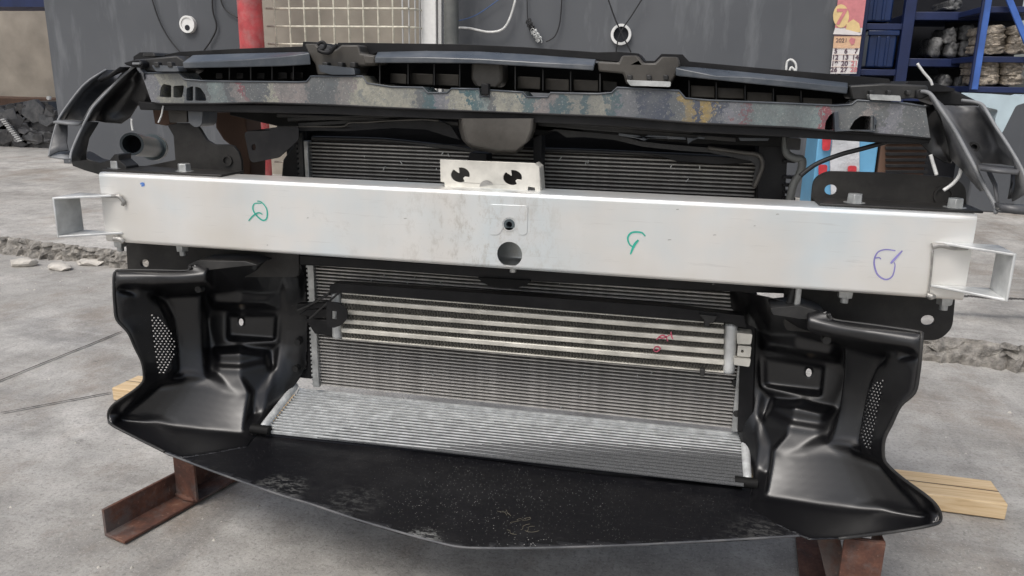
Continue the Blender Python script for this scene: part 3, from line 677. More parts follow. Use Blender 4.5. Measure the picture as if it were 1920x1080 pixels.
# wooden plank and rusty stands on the ground
wd = thing('wooden_plank', G(1000, 930, 0), 'pale pine plank lying on the ground under the car part', 'plank')
a, b = Vector((-1.235, 0, 0)), Vector((.586, 0, 0))
y0 = .328; y1 = .413
pk = [(-1.228, .392), (.586, .328), (.588, .415), (-1.222, .474)]
B().hexa([(x, y, .002) for x, y in pk], [(x, y, .032) for x, y in pk]).build('board', 'pale_pine_wood', wd, bevel=.002)
B().hexa([(-1.226, .436, .0321), (.586, .372, .0321), (.586, .3735, .0321), (-1.226, .4375, .0321)], [(-1.226, .436, .0327), (.586, .372, .0327), (.586, .3735, .0327), (-1.226, .4375, .0327)]).build('gap', 'crack_dirt', wd)
def angle(name, p, q, w, t, up, side, mat, parent):
    """L section along p-q; up and side are flange directions"""
    p, q, up, side = map(Vector, (p, q, up, side)); up = up.normalized(); side = side.normalized()
    prof = [Vector((0, 0, 0)), side*w, side*w+up*t, side*t+up*t, side*t+up*w, up*w]
    vs = [p+k for k in prof]+[q+k for k in prof]
    fs = [(i, (i+1) % 6, 6+(i+1) % 6, 6+i) for i in range(6)]+[(0, 1, 2, 3), (0, 3, 4, 5), (6, 7, 8, 9), (6, 9, 10, 11)]
    return mesh_obj(name, vs, fs, mat, parent, bevel=.001)
s1 = thing('rusty_stand', G(300, 960, 0), 'rusty angle iron stand under the left front of the black tray', 'stand', 'rusty angle iron stands under the car part')
p = G(196, 1005, .003); q = G(440, 873, .003); d = (q-p).normalized(); sd_ = Vector((d.y, -d.x, 0))
angle('ground_angle', p, q, .048, .005, (0, 0, 1), sd_, 'rusty_painted_steel', s1)
u = p+d*.135+sd_*.006; angle('post', u+Vector((0, 0, .008)), u+Vector((0, 0, .136)), .05, .005, d*1.0, sd_, 'rusty_painted_steel', s1)
B().tube([u+Vector((0, 0, .010)), u+sd_*.02+Vector((0, 0, .009)), u+sd_*.045+Vector((0, 0, .010))], .004, 8, 5, radii=[.003, .0055, .0035]).build('weld', 'rusty_painted_steel', s1, smooth=True)
s2 = thing('rusty_stand', G(1630, 1085, 0), 'rusty angle iron stand under the right front of the black tray', 'stand', 'rusty angle iron stands under the car part')
p = G(1590, 1250, .003); q = G(1575, 1000, .003)+Vector((0, .3, 0)); d = (q-p).normalized()
angle('ground_angle', p, q, .05, .005, (0, 0, 1), (-1, 0, 0), 'rusty_painted_steel', s2)
u = W(1601, 998, -.03); u2 = W(1664, 998, -.03)
angle('post', (u2.x, u.y-.002, .004), (u2.x, u.y-.002, .136), .052, .005, (-1, 0, 0), (0, 1, 0), 'rusty_painted_steel', s2)
B().box(u.x-.0, u2.x, u.y, u.y+.005, .004, .137).build('web', 'rusty_painted_steel', s2, bevel=.001)
B().bar(Vector((u.x-.03, u.y+.05, .135)), Vector((u.x+.01, u.y+.03, .01)), .03, .006, (0, 1, 0)).build('gusset', 'rusty_painted_steel', s2, bevel=.001)
# ------------------------------------------------------------------ the front end assembly
A = thing('front_end_assembly', (XC, .05, .14), 'car front end frame with pale bumper beam, radiators and black air ducts, on rusty stands', 'car part')
# --- bumper beam
ZT, ZB = .5735, .4655
x0, x1 = W(187, 345, 0).x, .351
def beam():
    b = B(); R = .006; hc = W(955.5, 477, 0); rc = 24.5*1.07/F; bc = W(955, 421, 0)
    lp = [(x0, 0, ZB+R), (x1, 0, ZB+R), (x1, 0, ZT-R), (x0, 0, ZT-R)]
    ho = [[Vector((hc.x+rc*math.cos(t), 0, hc.z+rc*math.sin(t))) for t in [2*math.pi*i/40 for i in range(40)]],
          [Vector((bc.x+.0062*math.cos(t), 0, bc.z+.0062*math.sin(t))) for t in [2*math.pi*i/20 for i in range(20)]]]
    b.poly(lp, (0, .003, 0), ho)
    prof = [(R*(1-math.cos(a)), ZT-R+R*math.sin(a)) for a in [math.pi/2*i/5 for i in range(6)]]
    prof += [(.062-R*(1-math.cos(a)), ZT-R+R*math.sin(a)) for a in [math.pi/2*(1-i/5) for i in range(6)]]
    prof += [(.062-R*(1-math.cos(a)), ZB+R-R*math.sin(a)) for a in [math.pi/2*i/5 for i in range(6)]]
    prof += [(R*(1-math.cos(a)), ZB+R-R*math.sin(a)) for a in [math.pi/2*(1-i/5) for i in range(6)]]
    b.loft([[Vector((x, y, z)) for x in (x0, x1)] for y, z in prof])
    return b.build('bumper_beam', 'brushed_cream_aluminium', A, smooth=True, auto=40)
bm_ = beam()
h = W(955, 421, 0); B().ring(h+Vector((0, -.0012, 0)), h+Vector((0, .012, 0)), .0078, .0042, 20).build('threaded_bush', 'teal_grey_steel', bm_, smooth=True, auto=35)
h = W(955, 421, 0); B().cyl(h+Vector((0, .008, 0)), h+Vector((0, .014, 0)), .005, 12).build('bush_bore', 'dark_interior', bm_)
# hex bolts
def bolt_mesh(flip=False):
    b = B(); s = -1 if flip else 1
    b.cyl((0, 0, 0), (0, 0, .0025*s), .0145, 24, .0135); b.cyl((0, 0, .0025*s), (0, 0, .0135*s), .0102, 6, .0095)
    if flip: b.cyl((0, 0, -.013), (0, 0, -.021), .0052, 12)
    return b
me_b = None
for x, y, fl in ((222, 313, 0), (349, 319, 0), (1600, 384, 0), (1787, 394, 0), (346, 470, 1), (229, 462, 1), (1582, 561, 1), (1768, 570, 1)):
    X = W(x, y, .04).x; z = ZT+.0012 if not fl else ZB-.0012
    o = bolt_mesh(bool(fl)).build('nut' if fl else 'bolt', 'zinc_steel', bm_, bevel=.0006); o.location = (X, .036, z); o.rotation_euler[2] = random.uniform(0, 1)
X = W(1494, 553, .03).x; B().cyl((X, .02, ZB-.001), (X, .02, ZB-.035), .004, 10).build('stud', 'zinc_steel', bm_)
h = W(962, 495, .055); B().cyl(h+Vector((0, 0, -.012)), h, .0048, 12).build('stud', 'zinc_steel', bm_)
# end brackets: short rectangular tube sections welded on the face
def endbr(Xi, Xo, z0, z1):
    Yf = -.054; t = .0032; s_ = 1 if Xo > Xi else -1; br = None
    for zz in (z0, z1-t):
        top = [(Xi, -.0012, zz), (Xi+s_*.012, -.008, zz), (Xo-s_*t, Yf, zz), (Xo-s_*t, -.0012, zz)]
        br = B().poly(top, (0, 0, t)).build('end_bracket' if br is None else 'bracket_wall', 'light_metal', br or bm_, bevel=.0008) if br is None else B().poly(top, (0, 0, t)).build('bracket_wall', 'light_metal', bm_, bevel=.0008)
    B().poly([(Xo, Yf, z0), (Xo, Yf, z1), (Xo, -.0012, z1), (Xo, -.0012, z0)], (-s_*t, 0, 0)).build('bracket_wall', 'light_metal', bm_, bevel=.0012)
endbr(W(225, 376, 0).x, W(97, 371, -.054).x, W(150, 449, -.054).z, W(97, 370, -.054).z)
endbr(W(1750, 465, 0).x, W(1907, 476, -.054).x, W(1800, 560, -.054).z, W(1907, 476, -.054).z)
for (pts, Yq) in (([(188, 366), (205, 368), (222, 368), (231, 378), (230, 385)], -.004), ([(214, 447), (226, 449), (232, 455)], -.005), ([(1748, 462), (1765, 460), (1790, 464), (1815, 465)], -.006), ([(1738, 553), (1746, 556), (1754, 556)], -.006), ([(1749, 470), (1746, 510), (1741, 550)], -.003)):
    P_ = px(pts, Yq); n_ = len(P_); B().tube(P_, .003, 8, 7, radii=[random.uniform(.0022, .0046) for _ in P_] if pts[0][0] != 1749 else [.0012]*n_).build('weld_bead', 'weld_metal', bm_, smooth=True)
# marker writing on the beam
def mark(pts, w, mat, Y=-.0006, parent=None, name='marker_mark'):
    P = px(pts, Y); Q = []
    for i in range(len(P)-1):
        a, b, c, d = P[max(i-1, 0)], P[i], P[i+1], P[min(i+2, len(P)-1)]
        for k in range(6):
            t = k/6; Q.append(.5*((2*b)+(c-a)*t+(2*a-5*b+4*c-d)*t*t+(3*b-a-3*c+d)*t**3))
    Q.append(P[-1]); L, R = [], []
    for i, p in enumerate(Q):
        d = (Q[min(i+1, len(Q)-1)]-Q[max(i-1, 0)]).normalized(); s = Vector((-d.z, 0, d.x))*w*(.55+.45*math.sin(3.1*(i+1)/len(Q)+.1)); L.append(p+s); R.append(p-s)
    return B().loft([L, R]).build(name, mat, parent or bm_)
mark([(490, 381), (477, 382), (474, 392), (480, 403), (492, 413), (500, 409), (500, 392), (490, 379), (482, 377)], .0011, 'green_marker')
mark([(466, 414), (474, 405), (484, 399), (492, 402)], .0011, 'green_marker', -.0009)
mark([(1210, 443), (1202, 436), (1185, 436), (1177, 446), (1181, 459), (1190, 464)], .0012, 'green_marker')
mark([(1197, 450), (1189, 460), (1182, 477)], .0016, 'green_marker', -.0009)
mark([(1679, 470), (1660, 468), (1645, 474), (1639, 492), (1645, 514), (1660, 524), (1673, 518), (1678, 500), (1677, 492)], .0010, 'violet_marker')
mark([(1670, 494), (1680, 483), (1692, 470)], .0014, 'violet_marker', -.0009); mark([(1641, 484), (1648, 483), (1652, 486)], .0008, 'violet_marker', -.0009)
mark([(263, 345), (268, 344), (269, 347), (265, 349)], .0018, 'blue_marker')
for x, y, l in ((1252, 450, 7), (1337, 441, 6), (1268, 393, 5), (1413, 424, 4), (500, 460, 3), (757, 410, 6), (575, 409, 4), (1336, 533, 3), (1455, 402, 6)):
    mark([(x, y), (x+l*.5, y-.6), (x+l, y-.4)], .0004, 'weld_metal', name='scratch')
# pressed pad round the bush
B().poly(px(rounded([(918, 383), (990, 386), (988, 440), (974, 441), (968, 428), (944, 426), (936, 440), (917, 440)], 6), -.0012), (0, .0009, 0), [ell(955, 421, 13, 13, -.0012, 16)]).build('pad', 'brushed_cream_aluminium', bm_, bevel=.0004)
# --- mount plates behind the beam
lu = [(238, 335), (300, 335), (455, 345), (452, 300), (447, 285), (438, 274), (428, 271), (402, 271), (388, 263), (374, 240), (363, 231), (330, 231), (314, 236), (325, 255), (328, 300), (240, 318)]
mpl = plate('mount_plate', lu, .075, .006, 'black_coated_steel', A, holes=[])
h = W(427, 301, .075); B().ring(h+Vector((0, -.003, 0)), h+Vector((0, .001, 0)), .0085, .006).build('hole_rim', 'black_coated_steel', mpl, smooth=True, auto=35)
ll = rounded([(235, 440), (560, 450), (560, 520), (240, 520)], 10)
plate('lower_flange', ll, .073, .006, 'black_coated_steel', mpl, holes=[ell(271, 494, 8, 8, .073)])
ru = rounded([(1519, 420), (1522, 360), (1526, 335), (1550, 321), (1660, 324), (1790, 333), (1811, 350), (1813, 420)], 12)
mpr = plate('mount_plate', ru, .073, .006, 'black_coated_steel', A, holes=[ell(1558, 356, 12, 10, .073)], bevel=.002)
h = W(1768, 366, .073); B().ring(h+Vector((0, -.003, 0)), h+Vector((0, .001, 0)), .012, .0095).build('hole_rim', 'black_coated_steel', mpr, smooth=True, auto=35)
rl = rounded([(1470, 530), (1792, 552), (1786, 616), (1762, 638), (1730, 638), (1470, 620)], 14)
plate('lower_flange', rl, .073, .006, 'black_coated_steel', mpr, holes=[ell(1740, 601, 13, 10, .073)], bevel=.002)
# top shelf of the plates (thin folded edge above the beam)
for xa_, xb_ in ((240, 455), (1520, 1812)):
    a, b = W(xa_, 330 if xa_ < 500 else 400, .07).x, W(xb_, 330 if xa_ < 500 else 400, .07).x
    B().box(a, b, .012, .075, ZT+.0005, ZT+.0035).build('fold', 'black_coated_steel', mpl if xa_ < 500 else mpr, bevel=.001)
# steel tube stub, left
tb = W(247, 270, .10); te = W(292, 277, .26)
dirv = (te-tb).normalized(); st = B().ring(tb, tb+dirv*.17, .0185, .0145, 32).build('tube_stub', 'teal_grey_steel', A, smooth=True, auto=35)
B().cyl(tb+dirv*.05, tb+dirv*.055, .0148, 24).build('tube_end', 'dark_interior', st)
B().ring(tb+dirv*.15, tb+dirv*.17, .0235, .0185, 32).build('collar', 'teal_grey_steel', st, smooth=True, auto=35)
# lower left arch of the left headlamp bracket
B().poly(px([(133, 302), (143, 286), (152, 290), (168, 300), (188, 305), (205, 300), (214, 289), (222, 290), (222, 300), (236, 312), (238, 328), (188, 328), (160, 320), (136, 311)], .03), (0, .03, 0)).build('lower_arch', 'dark_grey_plastic', A, bevel=.002)
# --- radiator behind the beam
rad = B(); RX0, RX1, RZ0, RZ1 = -.594, .103, .196, .622
fin_ = B()
TP = .0058; nt = int((RZ1-RZ0)/TP)
radb = B().box(RX0-.02, RX1+.02, .185, .20, RZ0, RZ1+.03).build('radiator', 'dark_interior', A)
tm = None
for i in range(nt):
    z = RZ0+.003+i*TP
    if tm is None:
        b = B(); L = RX1-RX0
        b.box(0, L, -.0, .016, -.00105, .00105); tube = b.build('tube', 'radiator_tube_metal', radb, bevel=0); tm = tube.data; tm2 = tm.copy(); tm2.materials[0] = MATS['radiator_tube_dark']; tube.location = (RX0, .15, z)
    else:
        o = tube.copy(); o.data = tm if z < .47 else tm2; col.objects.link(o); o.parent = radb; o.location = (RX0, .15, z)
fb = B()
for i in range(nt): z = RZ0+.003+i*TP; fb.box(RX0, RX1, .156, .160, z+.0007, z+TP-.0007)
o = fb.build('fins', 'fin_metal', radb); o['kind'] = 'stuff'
for X, w_, z0_, z1_, m_, lab in ((RX0-.006, .011, RZ0, .62, 'zinc_steel', 'l'), (RX1+.005, .011, RZ0, .50, 'zinc_steel', 'r')):
    b = B(); b.box(X-w_/2, X+w_/2, .143, .16, z0_, z1_); s = -1 if lab == 'l' else 1; z = z0_+.003
    while z < z1_-.003:
        b.box(min(X+s*w_/2, X+s*(w_/2+.003)), max(X+s*w_/2, X+s*(w_/2+.003)), .144, .156, z, z+.0042); z += .0078
    b.build('header_strip', m_, radb, bevel=.0006)
random.seed(77)
dm_ = B()
for i in range(46):
    cx_ = random.choice((random.uniform(650, 780), random.uniform(1030, 1130), random.uniform(1180, 1330), random.uniform(680, 860))); cy_ = random.choice((random.uniform(290, 350), random.uniform(505, 540), random.uniform(700, 770)))
    p_ = W(cx_, cy_, .1488); dm_.bar(p_, p_+Vector((random.uniform(-.004, .004), 0, random.uniform(.002, .006))), .0012, .0014, (0, 1, 0))
o = dm_.build('bent_fins', 'zinc_steel', radb); o['kind'] = 'stuff'
# upper rail of the condenser
mk = [(585, 259), (700, 262), (753, 266), (880, 280)]; B().tube(px(mk, .14), .0035, 8).build('top_rail', 'dark_grey_plastic', radb, smooth=True)
mk = [(1012, 281), (1110, 284), (1200, 288), (1300, 293), (1412, 299)]; B().tube(px(mk, .14), .0035, 8).build('top_rail', 'dark_grey_plastic', radb, smooth=True)
mk = [(790, 268), (850, 272), (905, 282), (905, 290), (860, 282), (800, 276)]; B().poly(px(mk, .135), (0, .006, 0)).build('bent_fin_patch', 'dark_grey_plastic', radb, bevel=.001)
# black shroud frame round the radiator
fr = B().box(-.645, RX0-.013, .165, .24, .20, .64).build('side_shroud', 'matte_black_plastic', A, bevel=.003)
X = W(563, 300, .118).x; b = B(); b.box(X, X+.007, .113, .1195, .49, .635)
for i in range(18): b.box(X-.003, X+.001, .113, .1185, .495+i*.0078, .499+i*.0078)
b.build('toothed_strip', 'dark_grey_plastic', fr, bevel=.0005)
for sgn, (xa_, xb_, za, zb) in (('r', (1430, 1475, 275, 400)),):
    plate('side_shroud', [(xa_-8, 262), (xb_+4, 262), (xb_-6, 420), (xa_-12, 420)], .12, .10, 'matte_black_plastic', A, bevel=.003)
plate('side_shroud', [(1392, 545), (1420, 548), (1413, 810), (1383, 812)], .135, .06, 'matte_black_plastic', A, bevel=.003)
for y in (300, 330, 345, 358, 370): plate('shroud_rib', [(1468, y), (1492, y+1), (1491, y+6), (1467, y+5)], .115, .02, 'matte_black_plastic', A, bevel=.001)
plate('lower_crossbar', [(560, 478), (1480, 535), (1500, 552), (1310, 545), (1000, 528), (700, 505), (560, 497)], .075, .02, 'matte_black_plastic', A, bevel=.002)
plate('centre_tongue', rounded([(893, 520), (998, 526), (985, 536), (960, 541), (930, 540), (908, 532)], 6), .070, .004, 'black_rubber', A)
# --- auxiliary cooler
YI = .095
ic = B().hexa(px([(641, 550), (1361, 607), (1352, 697), (641, 632)], YI+.012), px([(641, 550), (1361, 607), (1352, 697), (641, 632)], YI+.04)).build('auxiliary_cooler', 'dark_interior', A)
icx0, icx1 = W(641, 590, YI).x, W(1358, 650, YI).x
rowsL = [(560, 568.6), (580.7, 589), (598.5, 607), (615, 624)]; rowsR = [(617, 627), (636, 646), (656, 666.5), (675, 685.5)]
edges_ = []
for (a0, a1), (b0, b1) in zip(rowsL, rowsR):
    B().hexa([W(639, a0, YI), W(1358, b0, YI), W(1358, b1, YI), W(639, a1, YI)], [W(639, a0, YI)+Vector((0, .02, 0)), W(1358, b0, YI)+Vector((0, .02, 0)), W(1358, b1, YI)+Vector((0, .02, 0)), W(639, a1, YI)+Vector((0, .02, 0))]).build('cooler_tube', 'cooler_tube_metal', ic, bevel=.0016)
bl = [(549, 606), (633, 697)]
for (a0, b0) in bl:
    B().hexa([W(641, a0, YI), W(1357, b0, YI), W(1357, b0+2.5, YI), W(641, a0+2.5, YI)], [p+Vector((0, .02, 0)) for p in [W(641, a0, YI), W(1357, b0, YI), W(1357, b0+2.5, YI), W(641, a0+2.5, YI)]]).build('edge_strip', 'cooler_tube_metal', ic, bevel=.0005)
Ls = [551.5]+[v for r in rowsL for v in r]+[633]; Rs = [608.5]+[v for r in rowsR for v in r]+[697]
for r in range(5):
    vs, fs = [], []; n_ = 230
    for k in range(n_+1):
        t_ = k/n_; x = 641+716*t_; ya = Ls[2*r]+(Rs[2*r]-Ls[2*r])*t_; yb = Ls[2*r+1]+(Rs[2*r+1]-Ls[2*r+1])*t_
        p = W(x, ya if k % 2 else yb, YI+.0008); vs += [p, p+Vector((0, .012, 0))]
    for k in range(n_): a = 2*k; fs.append((a, a+2, a+3, a+1))
    fr__ = mesh_obj('fin_row', vs, fs, 'cooler_fin_metal', ic)
    bq = [W(641, Ls[2*r]+.5, YI+.005), W(1357, Rs[2*r]+.5, YI+.005), W(1357, Rs[2*r+1]-.5, YI+.005), W(641, Ls[2*r+1]-.5, YI+.005)]
    B().hexa(bq, [k_+Vector((0, .003, 0)) for k_ in bq]).build('fin_backing', 'fin_backing', ic)
def tank(tl, bl_, r, mat='light_metal'):
    a, b = W(*tl, YI+.010), W(*bl_, YI+.010); return B().tube([a, a.lerp(b, .03), a.lerp(b, .5), a.lerp(b, .97), b], r, 14, 4, radii=[r*.6, r, r, r, r*.6]).build('cooler_tank', mat, ic, smooth=True)
tank((631, 549), (633, 632), .0085); tank((1371, 608), (1365, 697), .0095)
plate('inlet_block', rounded([(1382, 624), (1411, 627), (1408, 646), (1382, 645)], 3), YI-.004, .025, 'tab_metal', ic, bevel=.002)
plate('inlet_block', rounded([(1384, 648), (1409, 650), (1407, 670), (1382, 668)], 3), YI-.001, .025, 'tab_metal', ic, holes=[ell(1392, 659, 3, 3, YI-.001, 10)], bevel=.002)
plate('inlet_block', rounded([(1376, 671), (1408, 673), (1405, 688), (1376, 684)], 3), YI-.004, .025, 'tab_metal', ic, bevel=.002)
plate('cooler_fork', rounded([(612, 565), (636, 568), (650, 580), (652, 596), (640, 610), (625, 615), (612, 612)], 4), YI-.014, .0025, 'matte_black_plastic', ic, holes=[px([(622, 583), (631, 584), (631, 599), (622, 598)], YI-.014)], bevel=.0015)
for q_ in ([(560, 590), (575, 580), (618, 580), (618, 595), (590, 597)], [(572, 598), (612, 600), (632, 632), (590, 626)], [(556, 570), (618, 568), (618, 576), (556, 582)]):
    plate('holder_arm', q_, .10, .012, 'matte_black_plastic', A)
B().tube(px([(556, 582), (580, 572), (618, 550)], .095), .0022, 6).build('holder_rod', 'dark_grey_plastic', A, smooth=True)
B().tube(px([(580, 598), (600, 580), (640, 545)], .09), .0018, 6).build('holder_rod', 'dark_grey_plastic', A, smooth=True)
plate('cooler_shroud', [(618, 536), (628, 531), (1000, 556), (1250, 575), (1395, 592), (1400, 615), (1380, 612), (1374, 606), (1000, 577), (640, 548), (618, 552)], .088, .02, 'matte_black_plastic', A, bevel=.002)
plate('cooler_clip', [(1310, 590), (1345, 593), (1338, 606), (1330, 606), (1330, 612), (1320, 611), (1320, 600)], .082, .01, 'dark_grey_plastic', ic, bevel=.001)
plate('cooler_clip', [(1312, 692), (1322, 693), (1321, 706), (1312, 705)], .084, .01, 'dark_grey_plastic', ic, bevel=.001)
for sg in ([(1231, 637), (1240, 629), (1248, 631), (1252, 640)], [(1258, 622), (1259, 630), (1262, 636)], [(1225, 657), (1230, 650), (1238, 653), (1232, 659), (1226, 658)], [(1236, 632), (1243, 634), (1256, 628)]):
    mark(sg, .0011, 'pink_marker', YI-.0008, ic)
# --- lower cooler lying on the tray
TL, TR = W(556, 729, .156), W(1396, 814, .156); BLp, BRp = G(503, 807, .158), G(1406, 903, .158)
TL.x, BLp.x = -.640, -.640; TR.x, BRp.x = .118, .118
lo_n = 17
nrm = (BLp-TL).cross(TR-TL).normalized(); nrm = nrm if nrm.z > 0 else -nrm
lowc = B().hexa([TL-nrm*.006, TR-nrm*.006, BRp-nrm*.006, BLp-nrm*.006], [TL-nrm*.012, TR-nrm*.012, BRp-nrm*.012, BLp-nrm*.012]).build('lower_cooler', 'dark_interior', A)
for i in range(lo_n):
    t_ = i/(lo_n-1); p, q = TL.lerp(BLp, t_), TR.lerp(BRp, t_); w_ = .00135 if i else .0035
    dv = (BLp-TL).normalized()
    B().hexa([p-dv*w_, q-dv*w_, q+dv*w_, p+dv*w_], [k_-nrm*.005 for k_ in (p-dv*w_, q-dv*w_, q+dv*w_, p+dv*w_)]).build('cooler_tube', 'lower_tube_metal', lowc)
fb = B()
for i in range(lo_n-1):
    a0, a1 = TL.lerp(BLp, (i+.1)/(lo_n-1)), TL.lerp(BLp, (i+.9)/(lo_n-1)); dx = TR-TL; q = [a0-nrm*.003, a0+dx-nrm*.003, a1+dx-nrm*.003, a1-nrm*.003]
    fb.hexa(q, [k_-nrm*.002 for k_ in q])
o = fb.build('fins', 'lower_fin_metal', lowc); o['kind'] = 'stuff'
for a, b in ((TL+Vector((-.006, -.0, .006)), BLp+Vector((-.004, -.0, .004))), (TR+Vector((.006, 0, .004)), BRp+Vector((.006, 0, .002)))):
    B().tube([a, a.lerp(b, .04), a.lerp(b, .5), a.lerp(b, .96), b], .006, 12, 4, radii=[.004, .0065, .0065, .0065, .004]).build('side_tank', 'lower_tube_metal', lowc, smooth=True)
    c = b+Vector((0, -.004, -.002)); B().cyl(c+Vector((-.018, 0, 0)), c+Vector((.014, 0, 0)), .008, 12).build('mount_grommet', 'black_rubber', lowc, smooth=True, auto=35)
# --- tray
ZTY = .1465
L_ = [(308, 847), (341, 860), (407, 885), (518, 924), (584, 944), (661, 970), (738, 993), (800, 1010), (835, 1019), (861, 1024), (900, 1026), (1000, 1026), (1165, 1021), (1310, 1014), (1500, 1003), (1567, 999), (1640, 993), (1671, 990), (1700, 987)]
front = [G(x, y, ZTY) for x, y in L_]
inner = [Vector((.25, .05, ZTY)), Vector((.20, .055, ZTY)), Vector((-.72, .055, ZTY)), Vector((-.78, .05, ZTY))]
ol = [(p.x, p.y) for p in front+inner]
def grid_sheet(ol, zf, step):
    pts, edges = [], []
    n_ = len(ol)
    for i in range(n_):
        a, b = ol[i], ol[(i+1) % n_]; m = max(1, int(math.hypot(b[0]-a[0], b[1]-a[1])/step))
        for j in range(m): pts.append(Vector((a[0]+(b[0]-a[0])*j/m, a[1]+(b[1]-a[1])*j/m)))
    m = len(pts); edges = [(i, (i+1) % m) for i in range(m)]
    X_ = [p[0] for p in ol]; Y_ = [p[1] for p in ol]
    def ins(x, y):
        k = False
        for i in range(n_):
            (a, b), (c, d) = ol[i-1], ol[i]
            if (b > y) != (d > y) and x < (c-a)*(y-b)/(d-b)+a: k = not k
        return k
    y = min(Y_)+step*.6
    while y < max(Y_):
        x = min(X_)+step*.5
        while x < max(X_):
            if ins(x, y) : pts.append(Vector((x, y)))
            x += step
        y += step
    v, e, f = delaunay_2d_cdt(pts, edges, [], 0, 1e-6)[:3]
    f = [t for t in f if ins(sum(v[i].x for i in t)/3, sum(v[i].y for i in t)/3)]
    return [Vector((p.x, p.y, zf(p.x, p.y))) for p in v], [tuple(t) for t in f]
v, f = grid_sheet(ol, lambda x, y: ZTY+.0012*math.sin(x*14)*math.sin(y*19+1), .012)
me = bpy.data.meshes.new('tray'); me.from_pydata([tuple(p) for p in v], [], f); me.update()
bm2 = bmesh.new(); bm2.from_mesh(me); bmesh.ops.recalc_face_normals(bm2, faces=bm2.faces)
if sum(q.normal.z for q in bm2.faces) < 0: bmesh.ops.reverse_faces(bm2, faces=bm2.faces)
bm2.to_mesh(me); bm2.free()
tray = fin('undertray', me, 'scuffed_tray_plastic', A, smooth=True, solid=.003)
B().tube([p+Vector((0, 0, -.0012)) for p in front], .0016, 8, 4).build('front_lip', 'wing_plastic', tray, smooth=True)  # paler than the tray: the light its edge catches, painted in
# --- air ducts
outl = [(214, 516), (218, 510), (226, 507), (290, 507), (349, 508), (358, 497), (400, 494), (470, 488), (560, 486), (572, 520), (578, 600), (575, 690), (556, 718), (528, 752), (497, 795), (480, 815), (462, 838), (400, 850), (341, 859), (308, 847), (252, 819), (222, 803), (210, 797), (204, 787), (204, 771), (216, 756), (249, 734), (268, 716), (270, 701), (266, 678), (254, 653), (240, 623), (219, 599), (215, 571), (213.5, 530)]
ctrl = [
 [(214, 516, -.042), (213.5, 545, -.045), (216, 571, -.046), (219, 599, -.047), (240, 623, -.04), (254, 653, -.034), (266, 678, -.028), (270, 701, -.023), (268, 716, -.020), (249, 734, -.018), (216, 756, -.016), (204, 778, -.015), (206, 790, 0, .170), (210, 797, 0, .166), (252, 819, 0, .154), (308, 847, 0, .148), (341, 859, 0, .148), (400, 850, 0, .1475), (462, 838, 0, .1475), (480, 815, 0, .1475), (497, 795, .085), (528, 752, .115), (556, 718, .150), (575, 690, .163), (578, 600, .162), (572, 520, .155), (560, 486, .12), (470, 488, .05), (400, 494, .02), (358, 497, .004), (349, 506, .0), (290, 506, -.014), (226, 506, -.032), (214, 516, -.042)],
 [(218, 516, -.043), (290, 515, -.030), (345, 515, -.012), (388, 513, .0)],
 [(222, 531, -.045), (290, 533, -.031), (345, 532, -.014), (388, 530, .0)],
 [(238, 545, -.022), (288, 546, .012), (330, 546, .034), (374, 545, .058), (400, 541, .075)],
 [(224, 571, -.043), (228, 598, -.043), (248, 624, -.036), (262, 654, -.029), (275, 680, -.022), (280, 702, -.015), (276, 716, -.012), (258, 738, -.010), (232, 757, -.009), (221, 776, -.004)],
 [(284, 556, .004), (301, 572, .014), (314, 598, .022), (322, 640, .024), (325, 690, .018), (316, 705, .012)],
 [(297, 556, .040), (312, 571, .050), (325, 598, .056), (332, 640, .058), (335, 690, .048), (330, 703, .040)],
 [(377, 552, .080), (379, 600, .083), (381, 650, .078), (384, 697, .066)],
 [(386, 550, .098), (388, 600, .122), (391, 650, .112), (394, 697, .080)],
 [(400, 550, .092), (450, 545, .094), (498, 550, .122), (524, 548, .138)],
 [(400, 568, .092), (450, 569, .096), (497, 569, .122)],
 [(400, 578, .122), (450, 580, .130), (500, 580, .143), (526, 580, .149)],
 [(424, 587, .127), (522, 588, .148), (521, 640, .144), (424, 640, .120), (424, 587, .127)],
 [(431, 592, .139), (515, 593, .153), (513, 634, .152), (432, 628, .137), (431, 592, .139)],
 [(404, 650, .118), (450, 648, .124), (498, 652, .143)],
 [(410, 664, .094), (450, 662, .098), (495, 667, .128)],
 [(410, 680, .092), (450, 682, .095), (496, 674, .126)],
 [(409, 690, .082), (450, 692, .085), (500, 683, .122)],
 [(398, 655, .114), (400, 690, .085)], [(508, 655, .150), (512, 685, .140)],
 [(410, 700, .079), (450, 703, .082), (505, 700, .122)],
 [(300, 723, .032), (345, 716, .046), (387, 709, .062), (430, 724, .070), (467, 736, .072)],
 [(318, 711, .018), (350, 705, .046), (386, 700, .066)],
 [(232, 780, -.002), (300, 723, .032)],
 [(228, 776, -.008), (296, 716, .006)],
 [(232, 780, -.002), (290, 790, 0, .158), (340, 799, 0, .1535), (400, 807, 0, .151), (455, 813, 0, .1495)],
 [(467, 736, .074), (463, 775, .056), (455, 813, 0, .1495)],
 [(476, 736, .090), (474, 775, .078), (463, 822, 0, .148)],
 [(232, 787, 0, .161), (290, 800, 0, .153), (340, 808, 0, .1495), (400, 815, 0, .1485), (463, 822, 0, .148)],
 ]
def inv_t(c):
    d = ray(c[0], c[1]); return d[1]/(c[2]-CAM[1]) if len(c) == 3 else d[2]/(c[3]-CAM[2])
